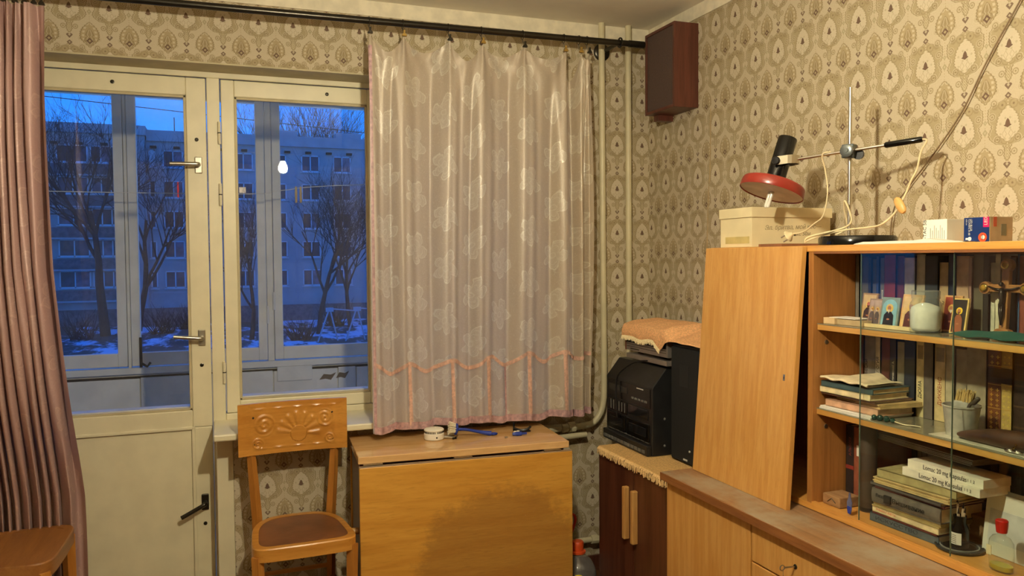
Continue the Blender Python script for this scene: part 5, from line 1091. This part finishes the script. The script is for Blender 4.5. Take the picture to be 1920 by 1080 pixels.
for k in range(8): bx('print_line', (1.5995, 1.3895+k*.0055, z+.004), (1.6003, 1.3905+k*.0055, z+.030+.006*(k % 3)), GP, lw)
bx('side_slot', (1.655, 1.3825, z+.012), (1.659, 1.3833, z+.040), SHADOWGAP, lw)
lb2 = lbox('dark blue light bulb carton with pink corner on top of the cabinet', 1.273, 1.338, 1.60, .08, .057); bx('carton', (1.601, 1.274, z), (1.672, 1.338, z+.056), pm('grey_brown_carton', (176, 160, 130), .6), lb2, .0006)
bx('blue_face', (1.6000, 1.2745, z+.0004), (1.6012, 1.3378, z+.0557), pm('navy_print', (18, 44, 96), .35), lb2); bx('pink_corner', (1.5994, 1.2745, z+.033), (1.6002, 1.289, z+.0557), pm('magenta_print', (196, 22, 92), .35), lb2); text('LED', .0105, WINK, lb2, (1.5992, 1.282, z+.0375), UP, (0, 1, 0), align='LEFT', depth=.0002)
pk = MB().lathe([(.0105, 0), (.0105, .0008), (.0001, .0009)], 20, frame_from((1.6, 1.290, z+.0105), NY, UP)).build('orange_badge', pm('orange_print', (224, 78, 34), .4), lb2)
MB().lathe([(.0045, .0009), (.0045, .0014), (.0001, .0015)], 14, frame_from((1.6, 1.2885, z+.0105), NY, UP)).build('badge_dot', WHC, lb2); bx('badge_bar', (1.5984, 1.2893, z+.004), (1.5992, 1.2907, z+.017), pm('navy_bar', (20, 40, 90), .4), lb2)
text('LED BULB', .0062, WINK, lb2, (1.5997, 1.319, z+.0525), (0, 0, -1), NY, align='LEFT', depth=.0002); text('CLASSIC A 60', .0062, WINK, lb2, (1.5997, 1.324, z+.0525), (0, 0, -1), NY, align='LEFT', depth=.0002); text('470 lm', .005, WINK, lb2, (1.5997, 1.3315, z+.0525), (0, 0, -1), NY, align='LEFT', depth=.0002)
MB().lathe([(.0045, 0), (.0045, .0006), (.0001, .0007)], 14, frame_from((1.5998, 1.3225, z+.0075), NY, UP)).build('bulb_picture', WHC, lb2); bx('bulb_picture_neck', (1.5992, 1.3255, z+.0055), (1.5999, 1.3325, z+.0095), WHC, lb2)
bx('side_panel', (1.636, 1.2734, z+.014), (1.652, 1.2741, z+.040), pm('grey_window_print', (120, 118, 96), .6), lb2); bx('side_band', (1.612, 1.2734, z+.034), (1.622, 1.2741, z+.0555), cover((180, 84, 56)), lb2)
pps = thing('paper_sheets', 'curled white sheets lying at the cabinet edge beside the lamp base', 'paper', (1.59, 1.45, z))
m = MB(); m.grid(lambda u, v: (1.562+.06*v, 1.635-.33*u, z+.0012+.0025*sin(u*7)*(1-v)+.008*math.exp(-((u-.62)/.16)**2)*(1-v*.4)), 40, 6); m.grid(lambda u, v: (1.563+.06*v, 1.632-.33*u, z+.0004), 40, 2); m.build('sheet', WHITEP, pps, smooth=True); MB().prism([(-1.632, z+.0003), (-1.305, z+.0003), (-1.310, z+.002), (-1.36, z+.0045), (-1.405, z+.0105), (-1.44, z+.007), (-1.60, z+.0065), (-1.63, z+.002)], 1.560, 1.600, Matrix(((0, 0, 1, 0), (-1, 0, 0, 0), (0, 1, 0, 0), (0, 0, 0, 1)))).build('sheet_stack', WHITEP, pps)
# ------------------------------------------------------------------ desk lamp
RED = pm('red_enamel', (140, 46, 34), .28, var=.08); LWH = pm('lamp_inner_white', (206, 190, 184), .5); CORD = pm('cream_cord', (222, 204, 162), .6); AMC = pm('amber_switch', (226, 176, 104), .35)
PX_, PY_ = 1.71, 1.806
dl = thing('desk_lamp', 'desk lamp with red shade on a chrome stand on top of the cabinet', 'lamp', (PX_, 1.775, z))
MB().lathe([(.100, 0), (.105, .003), (.105, .021), (.100, .027), (.0001, .0285)], 48, Matrix.Translation((PX_, 1.775, z))).build('base', BLACKG, dl, smooth=SM)
MB().tube([(PX_, PY_, z+.02), (PX_, PY_, 1.952)], .0052, 14).build('pole', CHROME, dl, smooth=SM)
D2 = Vector((-.468, .883, 0)).normalized(); E2 = Vector((.883, .468, 0)).normalized(); PO = Vector((PX_, PY_, 1.769))-E2*.013
def along(t, s=0, dz=0): return PO+D2*t+E2*s+Vector((0, 0, -.068*t+dz))
arm = MB().tube([along(.150), along(-.115)], .0046, 12).build('arm', CHROME, dl, smooth=SM)
MB().tube([along(-.098), along(-.102), along(-.190), along(-.195)], [.006, .0085, .0085, .007], 14).build('handle', BLACKG, arm, smooth=SM)
CM_ = Matrix(((D2.x, E2.x, 0, PO.x), (D2.y, E2.y, 0, PO.y), (0, 0, 1, PO.z), (0, 0, 0, 1)))
cl = MB().box((-.018, -.012, -.020), (.016, .022, .019), CM_).build('clamp', pm('grey_clamp', (86, 94, 96), .35, .5), dl, bevel=.003)
MB().lathe([(.0175, 0), (.0185, .003), (.0185, .010), (.015, .012), (.006, .012), (.005, .015), (.0001, .015)], 24, Matrix.Translation(along(-.002, -.012, -.001)) @ (-E2).to_track_quat('Z', 'Y').to_matrix().to_4x4()).build('clamp_knob', pm('grey_knob', (110, 116, 116), .25, .6), cl, smooth=SM)
MB().tube([along(-.024, .008, -.012), along(-.024, .018, -.012)], .015, 16).build('lock_knob', BLACKP, cl, smooth=SM)
a_ = Vector((.050, -.004, .144)).normalized(); hc = along(.203, .008, .002)
HM = Matrix.Translation(hc) @ a_.to_track_quat('Z', 'X').to_matrix().to_4x4() @ Matrix.Scale(.95, 4)
MB().lathe([(.029, -.075), (.030, -.07), (.030, .076), (.028, .080), (.025, .080), (.025, .074), (.0001, .074)], 28, HM).build('socket_tube', BLACKG, dl, smooth=SM)
shd = MB().lathe([(.031, -.066), (.060, -.068), (.088, -.072), (.096, -.075), (.0995, -.081), (.1015, -.106), (.1005, -.108), (.0995, -.106), (.0975, -.082), (.088, -.0745), (.03, -.070)], 56, HM).build('shade', RED, dl, smooth=.9)
MB().lathe([(.0985, -.1045), (.096, -.086), (.03, -.078), (.02, -.0775)], 40, HM).build('reflector', LWH, shd, smooth=SM)
cfl = MB().lathe([(.013, -.07), (.015, -.08), (.015, -.098), (.0001, -.099)], 18, HM).build('bulb_base', WHP, dl, smooth=SM)
for s in (-1, 1): MB().tube([HM @ Vector((0, s*.0064, -.095)), HM @ Vector((0, s*.0064, -.152)), HM @ Vector((0, s*.0064, -.157))], [.0056, .0056, .003], 12).build('bulb_tube', pm('frosted_tube', (228, 222, 206), .15), cfl, smooth=SM)
# the metal strap holding the head
SATM = pm('satin_strap', (196, 184, 158), .42, .85, var=.05)
pl2 = [(.203, -.034), (.165, -.033), (.155, -.026), (.148, -.012), (.148, .014), (.155, .030), (.170, .040), (.203, .042)]
m = MB(); N_ = len(pl2)
for th_ in (0, .0022):
    q_ = [along(t_+th_*.7, s_*(1-th_*18)) for t_, s_ in pl2]; m.v += [p+Vector((0, 0, -.0125)) for p in q_]+[p+Vector((0, 0, .0125)) for p in q_]
for b_ in (0, 2*N_): m.f += [(b_+i, b_+i+1, b_+N_+i+1, b_+N_+i) for i in range(N_-1)]
for zo in (0, N_): m.f += [(zo+i, zo+i+1, 2*N_+zo+i+1, 2*N_+zo+i) for i in range(N_-1)]
strap = m.build('strap', SATM, dl)
for s_, sg in ((-.034, -1), (.042, 1)): MB().lathe([(.0115, -.002), (.0125, .001), (.0125, .006), (.010, .009), (.0001, .0095)], 18, Matrix.Translation(along(.199, s_)) @ (E2*sg).to_track_quat('Z', 'Y').to_matrix().to_4x4()).build('pivot_knob', BLACKP, strap, smooth=SM)
zc = z
MB().tube(catmull([tuple(along(-.194)), tuple(along(-.206, -.002, -.006)), (1.785, 1.628, 1.748), (1.765, 1.622, 1.70), (1.74, 1.618, 1.667), (1.71, 1.610, 1.626), (1.68, 1.612, 1.582), (1.66, 1.637, 1.552), (1.655, 1.674, 1.545), (1.648, 1.738, 1.5415), (1.635, 1.806, 1.532), (1.605, 1.855, 1.514), (1.60, 1.862, 1.508), (1.604, 1.848, 1.524), (1.65, 1.771, 1.545), (1.69, 1.778, 1.565), (1.69, 1.784, 1.594), (1.69, 1.803, 1.626), (1.705, 1.820, 1.60), (1.72, 1.825, 1.55), (1.70, 1.85, 1.53)], 7), .0027, 8).build('cord', CORD, dl, smooth=True)
M = Matrix.Translation((1.684, 1.600, 1.600)) @ Matrix.Rotation(R(-36), 4, 'X')
MB().lathe([(.006, -.024), (.011, -.018), (.013, 0), (.011, .018), (.006, .024)], 16, M, .62, 1).build('cord_switch', AMC, dl, smooth=SM)
MB().tube(catmull([tuple(along(.05, 0, .006)), tuple(along(.072, -.006, .0)), (1.68, 1.871, 1.720), (1.68, 1.861, 1.656), (1.678, 1.875, 1.589), (1.672, 1.908, 1.564), (1.664, 1.946, 1.541), (1.652, 1.973, 1.537)], 7), .0024, 8).build('cord', CORD, dl, smooth=True)
pm2 = Matrix.Translation((1.645, 1.978, 1.5335)) @ Vector((-.35, .62, -.40)).normalized().to_track_quat('Z', 'X').to_matrix().to_4x4()
pgm = MB().lathe([(.005, -.008), (.009, 0), (.0165, .006), (.018, .008), (.018, .011), (.0001, .0115)], 20, pm2).build('plug', CORD, dl, smooth=SM)
for s in (-1, 1): MB().tube([pm2 @ Vector((s*.0075, 0, .011)), pm2 @ Vector((s*.0075, 0, .030))], .0022, 8).build('plug_pin', CHROME, pgm)
